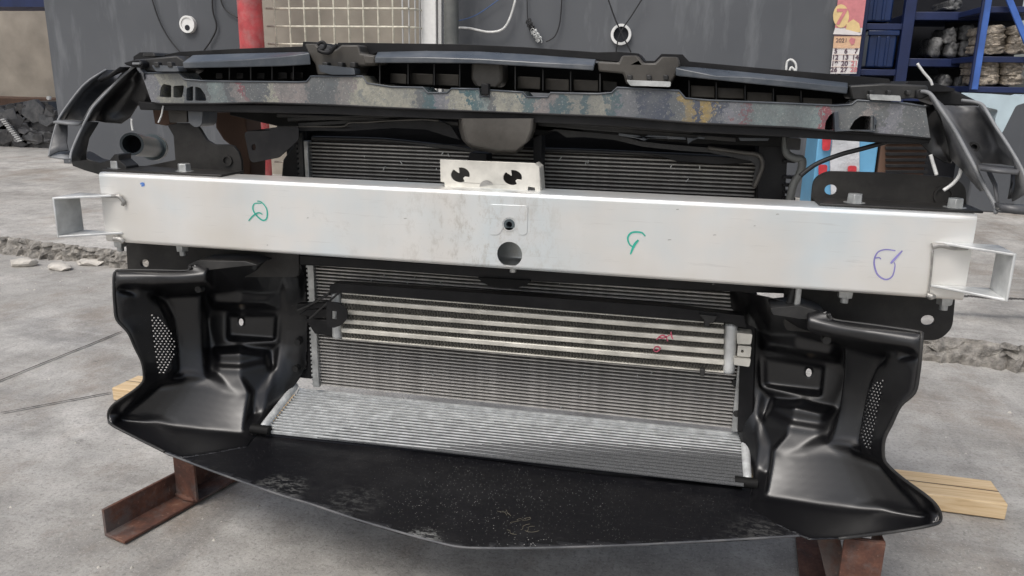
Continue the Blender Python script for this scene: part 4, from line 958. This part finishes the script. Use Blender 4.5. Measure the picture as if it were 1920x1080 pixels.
def resample(L, n):
    q = [(c[0], c[1], inv_t(c)) for c in L]; ds = [0]
    for a_, b_ in zip(q, q[1:]): ds.append(ds[-1]+math.hypot(a_[0]-b_[0], a_[1]-b_[1]))
    out = []
    for i in range(n):
        g_ = ds[-1]*i/(n-1); k = max(j for j in range(len(ds)) if ds[j] <= g_+1e-9); k = min(k, len(q)-2); f_ = (g_-ds[k])/(ds[k+1]-ds[k])
        out.append(tuple(q[k][m]*(1-f_)+q[k+1][m]*f_ for m in range(3)))
    for _ in range(2): out = [out[0]]+[(o[0], o[1], (a_[2]+2*o[2]+b_[2])/4) for a_, o, b_ in zip(out, out[1:], out[2:])]+[out[-1]]
    return out
def ruled(L1, L2, n, m):
    A_, B_ = resample(L1, n), resample(L2, n); rows = []
    for j in range(1, m):
        f_ = j/m; rows.append([tuple(a_[k]*(1-f_)+b_[k]*f_ for k in range(3)) for a_, b_ in zip(A_, B_)])
    out = []
    for r_ in rows:
        L_ = []
        for x_, y_, v_ in r_:
            d = ray(x_, y_); L_.append((x_, y_, float(CAM[1]+d[1]/v_)))
        out.append(L_)
    return out
ctrl += ruled([(300, 723, .030), (387, 709, .060), (467, 736, .074)], [(232, 780, -.002), (290, 790, 0, .158), (340, 799, 0, .1535), (400, 807, 0, .151), (455, 813, 0, .1495)], 11, 7)
ctrl += [[(516, 492, .09), (524, 548, .138), (527, 590, .151), (524, 640, .151), (517, 690, .130), (502, 733, .102), (486, 775, .078), (474, 815, 0, .1485)]]
ctrl += ruled([(516, 492, .09), (524, 548, .138), (527, 590, .151), (524, 640, .151), (517, 690, .130), (502, 733, .102), (486, 775, .078), (474, 815, 0, .1485)], [(560, 487, .13), (572, 520, .155), (577, 600, .160), (574, 690, .160), (555, 718, .150), (528, 751, .115), (498, 793, .085), (481, 814, 0, .149)], 14, 4)
ctrl += ruled([(297, 556, .040), (312, 571, .050), (325, 598, .056), (332, 640, .058), (335, 690, .048)], [(377, 552, .080), (379, 600, .083), (381, 650, .078), (384, 697, .066)], 9, 4)
ctrl += ruled([(222, 531, -.045), (224, 571, -.043), (228, 598, -.043), (248, 624, -.036), (262, 654, -.029), (275, 680, -.022), (280, 702, -.015)], [(286, 546, .004), (301, 572, .014), (314, 598, .022), (322, 640, .024), (325, 690, .018)], 10, 4)
dots = []
y = 591; r = 0
while y < 702:
    t_ = (y-590)/112; lf = 283+15*t_+2*(2*t_-1)**2; rt = lf+4+34*math.sin(math.pi*min(1, max(0, t_*1.0)))**.8
    x = lf+(3.7 if r % 2 else 0)
    while x <= rt: dots.append((x, y)); x += 7.4
    y += 4.9; r += 1
dh = [[(a+1.9*math.cos(k*math.pi/3), b+1.6*math.sin(k*math.pi/3)) for k in range(6)] for a, b in dots]
bh = [(452+4.5*math.cos(k*math.pi/5), 604+7*math.sin(k*math.pi/5)) for k in range(10)]
for mr in (False, True):
    d_ = relief('air_duct', outl, ctrl, 'glossy_black_plastic', A, step=4.0, holes=dh+[bh], mirror=mr, thick=.0011)
    rim = [p for p in [(358, 500), (349, 508), (290, 507), (226, 507), (218, 510), (214, 516), (213.5, 545), (215, 571), (219, 599), (240, 623), (254, 653), (266, 678), (270, 701), (268, 716), (249, 734), (216, 756), (204, 771), (204, 787), (210, 797), (252, 819), (308, 847)]]
    yv = {(358, 500): -.0, (349, 508): .0, (290, 507): -.015, (226, 507): -.030, (218, 510): -.036, (214, 516): -.042, (213.5, 545): -.045, (215, 571): -.046, (219, 599): -.047, (240, 623): -.04, (254, 653): -.034, (266, 678): -.028, (270, 701): -.023, (268, 716): -.020, (249, 734): -.018, (216, 756): -.016, (204, 771): -.015, (204, 787): -.012}
    zv = {(210, 797): .166, (252, 819): .154, (308, 847): .148}
    P_ = [W(*p, yv[p]) if p in yv else G(*p, zv[p]) for p in rim]
    if mr: P_ = [mir(p) for p in P_]
    B().tube(P_, .0022, 8, 4).build('duct_rim', 'dark_grey_plastic', d_, smooth=True)
for mr in (False, True):
    for x_, y_, Y_ in ((375, 541, .028), (560, 640, .150), (556, 690, .148)):
        p_ = W(x_, y_, Y_); p_ = mir(p_) if mr else p_
        B().cyl(p_+Vector((0, -.006, 0)), p_+Vector((0, .004, 0)), .0055, 14, .0065).build('push_clip', 'dark_grey_plastic', A, smooth=True, auto=35)
# duct top clips
plate('duct_clip', [(352, 497), (372, 488), (460, 490), (482, 497), (452, 500), (352, 511)], .01, .05, 'dark_grey_plastic', A, bevel=.001)
plate('duct_clip', [(1445, 578), (1500, 573), (1548, 588), (1552, 603), (1500, 598), (1448, 590)], .01, .05, 'dark_grey_plastic', A, bevel=.001)
B().cyl(W(1480, 575, .03), W(1489, 560, .03)+Vector((0, 0, .02)), .006, 10).build('duct_pin', 'dark_grey_plastic', A, smooth=True, auto=35)
# --- upper carrier
YU = .035
topL = [(262, 128), (268, 136), (336, 136), (346, 148), (385, 151), (560, 153), (575, 152), (583, 142), (680, 142), (688, 155), (733, 162), (793, 163), (802, 173), (838, 173), (847, 165), (898, 166), (900, 180), (917, 180), (918, 168), (980, 172), (988, 181), (1027, 181), (1032, 173), (1120, 175), (1147, 173), (1157, 163), (1273, 169), (1285, 183), (1327, 187), (1480, 193), (1567, 197), (1597, 195), (1607, 187), (1700, 193), (1735, 199)]
botL = [(1745, 262), (1690, 256), (1633, 252), (1567, 248), (1493, 241), (1293, 232), (1160, 221), (1113, 219), (907, 211), (780, 206), (613, 198), (480, 194), (400, 196), (300, 196), (285, 194)]
car = plate('upper_carrier', topL+botL, YU, .045, 'painted_reflection_plastic', A, bevel=0,
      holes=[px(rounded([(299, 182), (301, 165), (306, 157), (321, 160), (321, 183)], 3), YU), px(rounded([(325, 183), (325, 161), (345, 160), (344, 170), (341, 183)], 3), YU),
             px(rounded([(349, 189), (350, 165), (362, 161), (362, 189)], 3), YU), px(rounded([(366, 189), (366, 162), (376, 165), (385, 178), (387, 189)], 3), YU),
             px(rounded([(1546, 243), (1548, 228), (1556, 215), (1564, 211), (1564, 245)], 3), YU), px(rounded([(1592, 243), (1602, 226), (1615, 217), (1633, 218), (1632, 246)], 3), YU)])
B().tube([W(x, y+1, YU-.0005) for x, y in topL[1:]], .0013, 6, 1).build('carrier_edge', 'blue_grey_plastic', car, smooth=True)
B().tube([W(x, y-1.5, YU-.0005) for x, y in botL[::-1]], .0014, 6, 1).build('carrier_edge', 'matte_black_plastic', car, smooth=True)
plate('carrier_recess', [(292, 150), (395, 150), (395, 194), (292, 194)], YU+.047, .004, 'dark_grey_plastic', car)
plate('carrier_recess', [(1535, 205), (1645, 207), (1645, 250), (1535, 248)], YU+.047, .004, 'matte_black_plastic', car)
for q_ in ([(1564, 210), (1572, 208), (1573, 240), (1582, 244), (1640, 248), (1645, 226), (1639, 217), (1640, 244), (1566, 247)],): plate('carrier_rib', q_, YU-.008, .012, 'blue_grey_plastic', car, bevel=.001)
lowlip = [(258, 190), (300, 194), (613, 197), (907, 209), (1160, 219), (1293, 230), (1493, 240), (1690, 253), (1745, 262), (1742, 270), (1650, 268), (1493, 258), (1293, 248), (1160, 237), (907, 226), (613, 214), (400, 210), (262, 206)]
plate('carrier_underside', lowlip, YU+.006, .05, 'matte_black_plastic', A, bevel=.002)
plate('crossmember', [(430, 206), (613, 206), (907, 218), (1160, 228), (1470, 250), (1470, 276), (1300, 270), (1040, 245), (1000, 262), (880, 262), (862, 240), (800, 232), (560, 246), (430, 216)], .10, .03, 'black_rubber', A, bevel=.002)
for p_, q_ in (((520, 216), (860, 232)), ((540, 224), (800, 215)), ((1010, 232), (1380, 262)), ((1060, 230), (1300, 248)), ((560, 234), (700, 226))):
    B().bar(W(*p_, .085), W(*q_, .09), .004, .006).build('crossmember_rib', 'dark_grey_plastic', A, bevel=.001)
for q_ in ([(1160, 250), (1198, 254), (1206, 258), (1215, 253), (1285, 257), (1286, 262), (1218, 259), (1208, 264), (1196, 260), (1160, 254)], [(1288, 258), (1300, 259), (1310, 256), (1322, 258), (1320, 261), (1308, 260), (1298, 264), (1290, 270)], [(1385, 258), (1443, 259), (1440, 264), (1388, 264)]):
    plate('foil_strip', q_, .08, .003, 'blue_grey_plastic', A, bevel=.0006)
# rubber seal flaps over the radiator
fl = [(458, 249), (470, 245), (520, 238), (577, 238), (600, 239), (640, 238), (655, 231), (687, 230), (715, 231), (735, 227), (790, 225), (800, 228), (823, 226), (845, 236), (862, 262), (840, 256), (800, 243), (740, 240), (690, 243), (648, 246), (600, 245), (560, 246)]
plate('seal_flap', fl, .082, .004, 'matte_black_plastic', A, bevel=.001)
B().tube(px([(520, 238), (577, 237), (640, 237), (656, 230), (687, 229), (733, 226), (790, 224), (823, 226)], .080), .0014, 6).build('flap_edge', 'brown_grey_plastic', A, smooth=True)  # paler tube paints the highlight along the flap's edge
fr_ = [(1003, 234), (1040, 236), (1073, 238), (1103, 248), (1160, 253), (1200, 265), (1280, 273), (1327, 277), (1393, 287), (1425, 294), (1429, 312), (1415, 352), (1410, 350), (1417, 312), (1408, 302), (1330, 286), (1280, 283), (1205, 275), (1150, 262), (1095, 257), (1062, 258), (1045, 246), (1005, 243)]
plate('seal_flap', fr_, .10, .004, 'dark_grey_plastic', A, bevel=.001)
B().tube(px([(1327, 277), (1393, 286), (1420, 290), (1429, 302), (1428, 318), (1414, 352)], .096), .0028, 8).build('flap_edge', 'brown_grey_plastic', A, smooth=True)
plate('seal_flap', [(1200, 286), (1412, 297), (1408, 306), (1350, 309), (1270, 303), (1240, 294)], .125, .004, 'matte_black_plastic', A, bevel=.001)
# left angled bracket plate
plate('bracket_plate', rounded([(458, 250), (464, 246), (520, 238), (560, 238), (560, 262), (522, 296), (474, 305), (468, 300)], 4), .06, .003, 'matte_black_plastic', A, holes=[ell(475.5, 276, 4, 6.5, .06, 12)])
# latch box in the centre
rws = [[(860, 222, .075), (866, 222, .032), (930, 222, .028), (1000, 222, .032), (1006, 222, .075)],
       [(860, 240, .075), (868, 244, .031), (930, 246, .027), (998, 244, .031), (1005, 240, .075)],
       [(866, 262, .075), (874, 266, .032), (930, 270, .028), (990, 266, .032), (998, 258, .075)],
       [(878, 274, .075), (888, 275, .035), (930, 283, .032), (968, 284, .035), (984, 270, .075)],
       [(884, 279, .09), (892, 280, .06), (930, 289, .05), (964, 290, .06), (980, 280, .09)]]
o = B().loft([[W(*p) for p in r] for r in rws]).build('latch_box', 'brown_grey_plastic', A, smooth=True, bevel=.003)
plate('centre_post', [(1000, 250), (1016, 250), (1014, 372), (1000, 372)], .10, .03, 'matte_black_plastic', A, bevel=.002)
plate('centre_post', [(880, 286), (914, 288), (914, 303), (876, 303)], .10, .03, 'matte_black_plastic', A, bevel=.002)
# bright tab plate with two keyholes standing on the beam
def keyhole(cx, cy, Y):
    o_ = []
    for i in range(40):
        a = 2*math.pi*i/40; r_ = 17.5
        for c_, w_, rr in ((-2.05, .26, 5), (.75, .30, 9)):
            dd = abs((a-c_+math.pi) % (2*math.pi)-math.pi)
            if dd < w_: r_ = rr
        o_.append(W(cx+r_*math.cos(a), cy+r_*.80*math.sin(a), Y))
    return o_
tp = plate('tab_plate', [(825, 299), (1002, 306), (1011, 313), (1014, 368), (1003, 366), (1003, 352), (990, 350), (989, 363), (834, 356), (833, 342), (826, 341)], .030, .0025, 'tab_metal', A, holes=[keyhole(863, 328, .030), keyhole(961, 333, .030)])
B().poly(ell(912, 350, 13, 12, .0290, 18)[9:]+[], (0, .0004, 0)).build('smudge', 'weld_metal', tp)
plate('tab_side', [(1003, 306), (1012, 314), (1016, 368), (1004, 366)], .033, .03, 'tab_metal', A, bevel=.0006)
plate('tab_back', [(826, 300), (1005, 307), (1008, 350), (828, 343)], .062, .002, 'black_coated_steel', A)
# --- air intake grille on top of the carrier
tpo = [(250, 106), (262, 98), (285, 98), (305, 103), (337, 97), (450, 91), (567, 87), (568, 78), (592, 79), (600, 88), (615, 92), (628, 88), (634, 80), (677, 80), (873, 83), (980, 88), (1120, 98), (1160, 97), (1197, 100), (1208, 114), (1227, 114), (1240, 101), (1280, 102), (1292, 115), (1400, 125), (1493, 133), (1620, 144), (1667, 148), (1673, 160), (1693, 160), (1703, 152), (1740, 152), (1790, 166), (1790, 172), (1720, 172), (1690, 176), (1593, 160), (1400, 140), (1280, 127), (1240, 126), (1160, 116), (1118, 112), (897, 98), (710, 98), (690, 106), (600, 106), (570, 100), (345, 112), (300, 118), (250, 118)]
plate('grille_top', tpo, .075, .09, 'matte_black_plastic', A, bevel=.002)
plate('grille_back', [(330, 108), (570, 100), (700, 104), (897, 104), (1118, 118), (1280, 130), (1595, 168), (1640, 190), (1597, 198), (1330, 190), (1120, 178), (897, 170), (690, 160), (560, 155), (345, 150)], .12, .01, 'black_rubber', A)
def slat(tops, edges__, bots, name='grille_slat'):
    rows = [[W(*p, .062) for p in tops], [W(*p, .030) for p in edges__], [W(*p, .030) for p in bots], [W(*p, .060) for p in bots]]
    return B().loft(rows, close=True, caps=True).build(name, 'blue_grey_plastic', A, bevel=.0012)
slat([(362, 103), (450, 100), (533, 98), (578, 97)], [(342, 117), (450, 112), (530, 106), (580, 99)], [(344, 128), (450, 126), (530, 124), (583, 121)])
slat([(708, 97), (800, 95), (897, 96), (1000, 102), (1118, 111)], [(703, 107), (800, 107), (897, 110), (1000, 116), (1114, 122)], [(703, 118), (800, 118), (897, 119), (1000, 125), (1113, 132)])
slat([(1270, 124), (1307, 126), (1400, 135), (1500, 145), (1590, 155)], [(1267, 127), (1343, 142), (1400, 144), (1500, 153), (1590, 163)], [(1267, 142), (1343, 150), (1400, 156), (1500, 166), (1588, 176)])
def ribpanel(x0, x1, y0, y1, skew=0, mat='brown_grey_plastic'):
    B().hexa(px([(x0, y0), (x1, y0+skew), (x1, y1+skew), (x0, y1)], .098), px([(x0, y0), (x1, y0+skew), (x1, y1+skew), (x0, y1)], .104)).build('vent_panel', mat, A, bevel=.001)
for a in ((732, 762, 137, 156), (768, 812, 137, 158), (817, 860, 138, 160), (970, 1013, 143, 166), (1022, 1067, 147, 169), (1075, 1122, 149, 170), (1130, 1157, 151, 170), (1295, 1340, 160, 182), (1345, 1395, 164, 184), (1400, 1448, 172, 190), (1455, 1500, 178, 192), (1505, 1560, 183, 195)): ribpanel(*a, 2)
for a in ((405, 417, 137, 147), (444, 456, 137, 147), (482, 496, 137, 148), (521, 538, 136, 148), (545, 568, 136, 148)): ribpanel(*a, 0, 'dark_grey_plastic')
for x, y0, y1 in ((712, 118, 158), (765, 120, 158), (814, 120, 160), (862, 120, 163), (966, 124, 168), (1018, 130, 170), (1070, 134, 172), (1125, 138, 172), (1292, 150, 184), (1343, 154, 186), (1397, 160, 190), (1450, 166, 192), (1502, 170, 194), (430, 122, 150), (470, 120, 150), (510, 120, 150), (550, 118, 150)):
    B().hexa(px([(x-1.2, y0), (x+1.2, y0), (x+1.2, y1), (x-1.2, y1)], .05), px([(x-1.2, y0), (x+1.2, y0), (x+1.2, y1), (x-1.2, y1)], .10)).build('vent_rib', 'dark_grey_plastic', A, bevel=.0006)
plate('column', [(883, 117), (942, 118), (942, 150), (934, 164), (890, 162), (883, 148)], .055, .04, 'brown_grey_plastic', A, bevel=.004)
plate('column_clip', [(902, 156), (916, 157), (916, 178), (902, 178)], .028, .012, 'matte_black_plastic', A, bevel=.001)
# bracket blocks between the slats
def blk(pts, mat='brown_grey_plastic', Y=.045): return plate('grille_block', pts, Y, .05, mat, A, bevel=.0025)
b1 = blk([(570, 82), (592, 82), (600, 92), (616, 96), (630, 92), (640, 84), (672, 84), (676, 100), (704, 104), (704, 122), (668, 124), (664, 140), (594, 140), (590, 120), (583, 112)])
blk([(680, 103), (703, 104), (703, 120), (682, 120)], 'brown_grey_plastic', .036)
b2 = blk([(1120, 115), (1160, 117), (1166, 104), (1196, 104), (1206, 118), (1228, 118), (1240, 106), (1272, 107), (1276, 122), (1266, 143), (1256, 160), (1174, 158), (1168, 138), (1122, 134)])
b3 = blk([(1592, 160), (1660, 156), (1740, 160), (1742, 182), (1690, 186), (1596, 186)], 'dark_grey_plastic')
b4 = blk([(250, 112), (330, 104), (348, 116), (348, 132), (336, 138), (268, 134)], 'dark_grey_plastic')
plate('latch_bar', rounded([(596, 121), (618, 123), (664, 128), (666, 140), (622, 140), (600, 134)], 3), .030, .02, 'blue_grey_plastic', A, bevel=.002)
for x in (604, 632, 656): plate('latch_tab', [(x, 116), (x+10, 117), (x+10, 127), (x, 126)], .034, .02, 'dark_grey_plastic', A)
plate('latch_bar', rounded([(1174, 150), (1258, 153), (1257, 163), (1182, 161)], 3), .028, .02, 'zinc_steel', A, bevel=.002)
for x in (1176, 1212, 1244): plate('latch_tab', [(x, 140), (x+9, 141), (x+9, 150), (x, 149)], .034, .02, 'dark_grey_plastic', A)
plate('latch_bar', rounded([(1630, 177), (1688, 179), (1690, 190), (1632, 187)], 3), .028, .02, 'zinc_steel', A, bevel=.002)
for x in (1630, 1664, 1700): plate('latch_tab', [(x, 169), (x+9, 170), (x+9, 179), (x, 178)], .034, .02, 'dark_grey_plastic', A)
plate('latch_bar', rounded([(284, 122), (332, 124), (336, 134), (292, 134)], 3), .026, .02, 'blue_grey_plastic', A, bevel=.002)
for x in (287, 312): plate('latch_tab', [(x, 116), (x+9, 116), (x+11, 126), (x+2, 126)], .024, .01, 'dark_grey_plastic', A)
plate('latch_tab', [(268, 100), (288, 99), (292, 106), (266, 106)], .05, .04, 'dark_grey_plastic', A)
# hook on the left block
B().tube(px([(596, 84), (600, 80), (606, 79), (610, 84), (608, 90), (600, 93), (596, 90)], .035), .0022, 8).build('wire_hook', 'matte_black_plastic', A, smooth=True)
B().tube(px([(597, 94), (606, 98), (618, 98), (626, 90), (632, 84)], .035), .0030, 8).build('wire_hook', 'matte_black_plastic', A, smooth=True)
# --- headlamp wings
def sheet(name, rows, mat, par, solid=.002, sub=0, **kw):
    o_ = B().loft([[W(*p) for p in r] for r in rows]).build(name, mat, par, smooth=True, solid=solid, **kw)
    if sub: m_ = o_.modifiers.new('ss', 'SUBSURF'); m_.levels = sub; m_.render_levels = sub
    return o_
def edge(name, pts, par, r=.0017, mat='pale_edge_plastic'):
    return B().tube([W(*p) for p in pts], r, 8, 5).build(name, mat, par, smooth=True)  # thin paler tube, the rib's edge highlight put into its colour
def lerpY(pts, y0_, y1_):
    n_ = len(pts); return [(x, y, y0_+(y1_-y0_)*i/(n_-1)) for i, (x, y) in enumerate(pts)]
# left
Lr = lerpY([(199, 131), (187, 138), (167, 151), (150, 167), (127, 197), (110, 223), (101, 250), (95, 275), (92, 293)], .045, -.045)
Lf = lerpY([(254, 123), (230, 142), (200, 173), (186, 188), (173, 203), (160, 227), (146, 256), (134, 285), (132, 303)], .045, -.041)
w1 = sheet('headlamp_wing', [[(x, y, Y) for x, y, Y in Lr[:6]], [(x+10, y+1, Y+.05) for x, y, Y in Lr[:6]], [(214, 138, .09), (203, 152, .085), (190, 160, .080), (176, 175, .060), (150, 200, .030), (136, 225, .020)], [(228, 138, .075), (218, 152, .07), (200, 168, .065), (183, 185, .055), (166, 207, .04), (156, 227, .02)], [(x-2, y, Y+.01) for x, y, Y in Lf[:6]]], 'wing_plastic', A)
sheet('wing_web', [[Lr[5], Lr[6], Lr[7], Lr[8]], [(124, 228, .0), (116, 252, -.01), (112, 272, -.02), (110, 285, -.03)], [(127, 229, -.0), (127, 250, -.01), (126, 268, -.02), (129, 282, -.03)]], 'wing_plastic', w1)
sheet('wing_web', [[(112, 225, -.01), (136, 227, -.005), (158, 227, .0)], [(112, 229, -.01), (136, 231, -.005), (156, 232, .0)]], 'pale_edge_plastic', w1, solid=.02)
sheet('wing_foot', [[(92, 293, -.045), (112, 296, -.043), (132, 298, -.042)], [(108, 284, -.02), (120, 280, -.01), (136, 284, -.01)]], 'pale_edge_plastic', w1)
edge('wing_edge', Lr, w1); edge('wing_edge', Lf, w1, .002)
sheet('wing_cheek', [Lf[:6], [(257, 130, .06), (240, 150, .06), (216, 176, .06), (202, 192, .055), (190, 207, .05), (176, 226, .03)], [(262, 136, .055), (256, 160, .075), (244, 184, .08), (230, 205, .08), (214, 220, .07), (196, 230, .05)], [(270, 136, .03), (276, 160, .04), (284, 190, .05), (258, 199, .06), (245, 220, .06), (228, 232, .06)]], 'glossy_black_plastic', w1)
sheet('wing_cheek', [Lf[5:], [(184, 229, .01), (166, 258, .0), (160, 284, .0), (160, 300, .0)]], 'dark_grey_plastic', w1)
sheet('wing_top', [[(199, 131, .045), (226, 131, .05), (250, 126, .05)], [(206, 136, .05), (226, 137, .05), (246, 134, .05)]], 'matte_black_plastic', w1, solid=.03)
plate('wing_corner', [(230, 118), (248, 113), (262, 112), (268, 118), (266, 128), (250, 126), (236, 122)], .03, .05, 'matte_black_plastic', w1, bevel=.002)
plate('wing_clip', [(247, 117), (262, 117), (262, 121), (247, 121)], .025, .004, 'pale_edge_plastic', w1)
# right
Rr = lerpY([(1803, 188), (1838, 194), (1852, 212), (1866, 236), (1884, 263), (1902, 292), (1918, 322), (1930, 360)], .045, -.045)
Rf = lerpY([(1721, 172), (1743, 175), (1765, 206), (1790, 244), (1815, 290), (1832, 322), (1850, 357), (1866, 386), (1867, 399)], .045, -.041)
w2 = sheet('headlamp_wing', [[(1746, 180, .045), (1767, 208, .03), (1792, 247, .02), (1815, 290, .01), (1830, 318, 0)], [(1768, 199, .075), (1782, 214, .07), (1800, 245, .06), (1822, 285, .05), (1838, 308, .03)], [(1788, 199, .080), (1798, 214, .08), (1812, 240, .075), (1826, 275, .06), (1842, 300, .04)], [(1830, 198, .075), (1838, 214, .08), (1846, 240, .08), (1842, 275, .07), (1838, 306, .05)], [(1838, 200, .06), (1850, 222, .07), (1866, 250, .08), (1874, 275, .07), (1876, 308, .05)], [(1838, 195, .045), (1852, 213, .035), (1868, 238, .025), (1892, 276, .01), (1912, 312, -.01)]], 'wing_plastic', A)
sheet('wing_face', [Rf[1:7], [(1750, 190, .06), (1768, 228, .055), (1778, 262, .05), (1786, 298, .045), (1806, 318, .02), (1840, 358, -.01)]], 'wing_plastic', w2)
sheet('wing_cheek', [[(1732, 197, .04), (1750, 196, .05), (1757, 205, .055), (1768, 230, .055), (1778, 262, .05), (1786, 300, .045)], [(1715, 210, .06), (1724, 212, .08), (1735, 225, .09), (1748, 245, .09), (1760, 270, .08), (1784, 306, .06)], [(1703, 225, .05), (1704, 240, .05), (1702, 253, .05), (1722, 266, .06), (1745, 290, .06), (1772, 305, .055)]], 'glossy_black_plastic', w2)
sheet('wing_web', [[(1834, 306, .0), (1870, 311, -.005), (1914, 315, -.015)], [(1836, 312, .0), (1870, 317, -.005), (1914, 321, -.015)]], 'wing_plastic', w2, solid=.03)
sheet('wing_web', [[(1850, 320, 0), (1862, 345, -.01), (1868, 380, -.03)], [(1858, 320, 0), (1870, 345, -.01), (1874, 378, -.03)]], 'wing_plastic', w2)
sheet('wing_web', [[(1897, 320, 0), (1895, 345, -.01), (1890, 372, -.02)], [(1906, 320, .0), (1905, 345, -.01), (1898, 372, -.02)]], 'glossy_black_plastic', w2)
sheet('wing_web', [[(1906, 320, -.02), (1906, 345, -.02), (1900, 378, -.03)], Rr[5:8]], 'wing_plastic', w2)
sheet('wing_foot', [[(1864, 380, -.04), (1895, 382, -.04), (1935, 384, -.045)], [(1866, 392, -.04), (1895, 396, -.04), (1935, 398, -.045)]], 'wing_plastic', w2, solid=.02)
edge('wing_edge', Rr, w2, .002); edge('wing_edge', Rf, w2, .0024)
plate('wing_corner', [(1718, 168), (1745, 170), (1748, 178), (1730, 186), (1716, 184)], .04, .05, 'matte_black_plastic', w2, bevel=.002)
plate('corner_cover', [(1740, 160), (1775, 163), (1802, 174), (1838, 192), (1836, 200), (1770, 199), (1745, 190)], .09, .06, 'matte_black_plastic', w2, bevel=.003)
B1.build('trim_piece', 'pale_blue_plastic', w2, bevel=.004)
h = W(1823, 276, .055); B().ring(h+Vector((0, -.006, 0)), h+Vector((0, .006, 0)), .0065, .004, 16).build('hole_rim', 'dark_grey_plastic', w2, smooth=True, auto=35)
# --- small bits under the carrier, left
plate('plug', rounded([(315, 206), (350, 206), (350, 230), (318, 230)], 4), .06, .04, 'brown_grey_plastic', A, bevel=.002)
plate('connector', rounded([(352, 204), (380, 205), (378, 232), (372, 238), (364, 238), (354, 230)], 2), .055, .04, 'blue_grey_plastic', A, bevel=.002)
plate('dark_bracket', [(285, 200), (316, 200), (318, 232), (312, 236), (290, 232)], .085, .02, 'brown_cardboard', A)
plate('side_rail', [(402, 210), (460, 210), (462, 246), (470, 306), (470, 345), (452, 345), (447, 285), (418, 262), (404, 240)], .16, .05, 'brown_cardboard', A, bevel=.003)
plate('side_rail', [(516, 215), (556, 222), (562, 345), (526, 345), (530, 300), (550, 270), (548, 240)], .14, .05, 'matte_black_plastic', A, bevel=.003)
B().tube(px([(306, 198), (303, 215), (297, 230)], .04), .0013, 6).build('tie', 'cable_white', A, smooth=True)
B().tube(px([(247, 223), (247, 233), (249, 245)], .04), .0016, 6).build('tie', 'cable_white', A, smooth=True)
# right: ties, cable and hose
B().tube(px([(1720, 119), (1732, 136), (1744, 150), (1748, 160)], .03), .0016, 6).build('tie', 'cable_white', A, smooth=True)
B().tube(px([(1745, 290), (1749, 305), (1756, 328)], .02), .0022, 6).build('tie', 'cable_white', A, smooth=True)
B().tube(px([(1803, 311), (1798, 330), (1786, 345), (1769, 357)], .03), .0022, 6).build('tie', 'cable_white', A, smooth=True)
B().tube(px([(1500, 330), (1530, 308), (1575, 290), (1620, 278), (1662, 266)], .06), .0032, 8).build('bonnet_cable', 'cable_black', A, smooth=True)
B().tube(px([(1474, 255), (1474, 285), (1488, 296), (1504, 300), (1500, 325), (1488, 345), (1480, 378)], .10), .0055, 10).build('hose', 'grey_pipe_paint', A, smooth=True)
plate('sensor_plug', rounded([(1474, 258), (1502, 260), (1500, 282), (1476, 280)], 3), .09, .02, 'dark_grey_plastic', A, bevel=.002)
# debris on the tray
random.seed(5)
t = thing('dried_roots', G(985, 985, ZTY), 'wisp of dried roots lying on the black tray near its front edge', 'debris')
for i in range(9):
    c = G(random.uniform(950, 1005), random.uniform(965, 1005), ZTY+.003); a = random.uniform(0, 6.3); pts = [c]
    for k_ in range(4): a += random.uniform(-.9, .9); pts.append(pts[-1]+Vector((math.cos(a)*.005, math.sin(a)*.005, random.uniform(-.001, .001))))
    B().tube(pts, .00016, 4, 3).build('root', 'dried_grass', t, smooth=True)
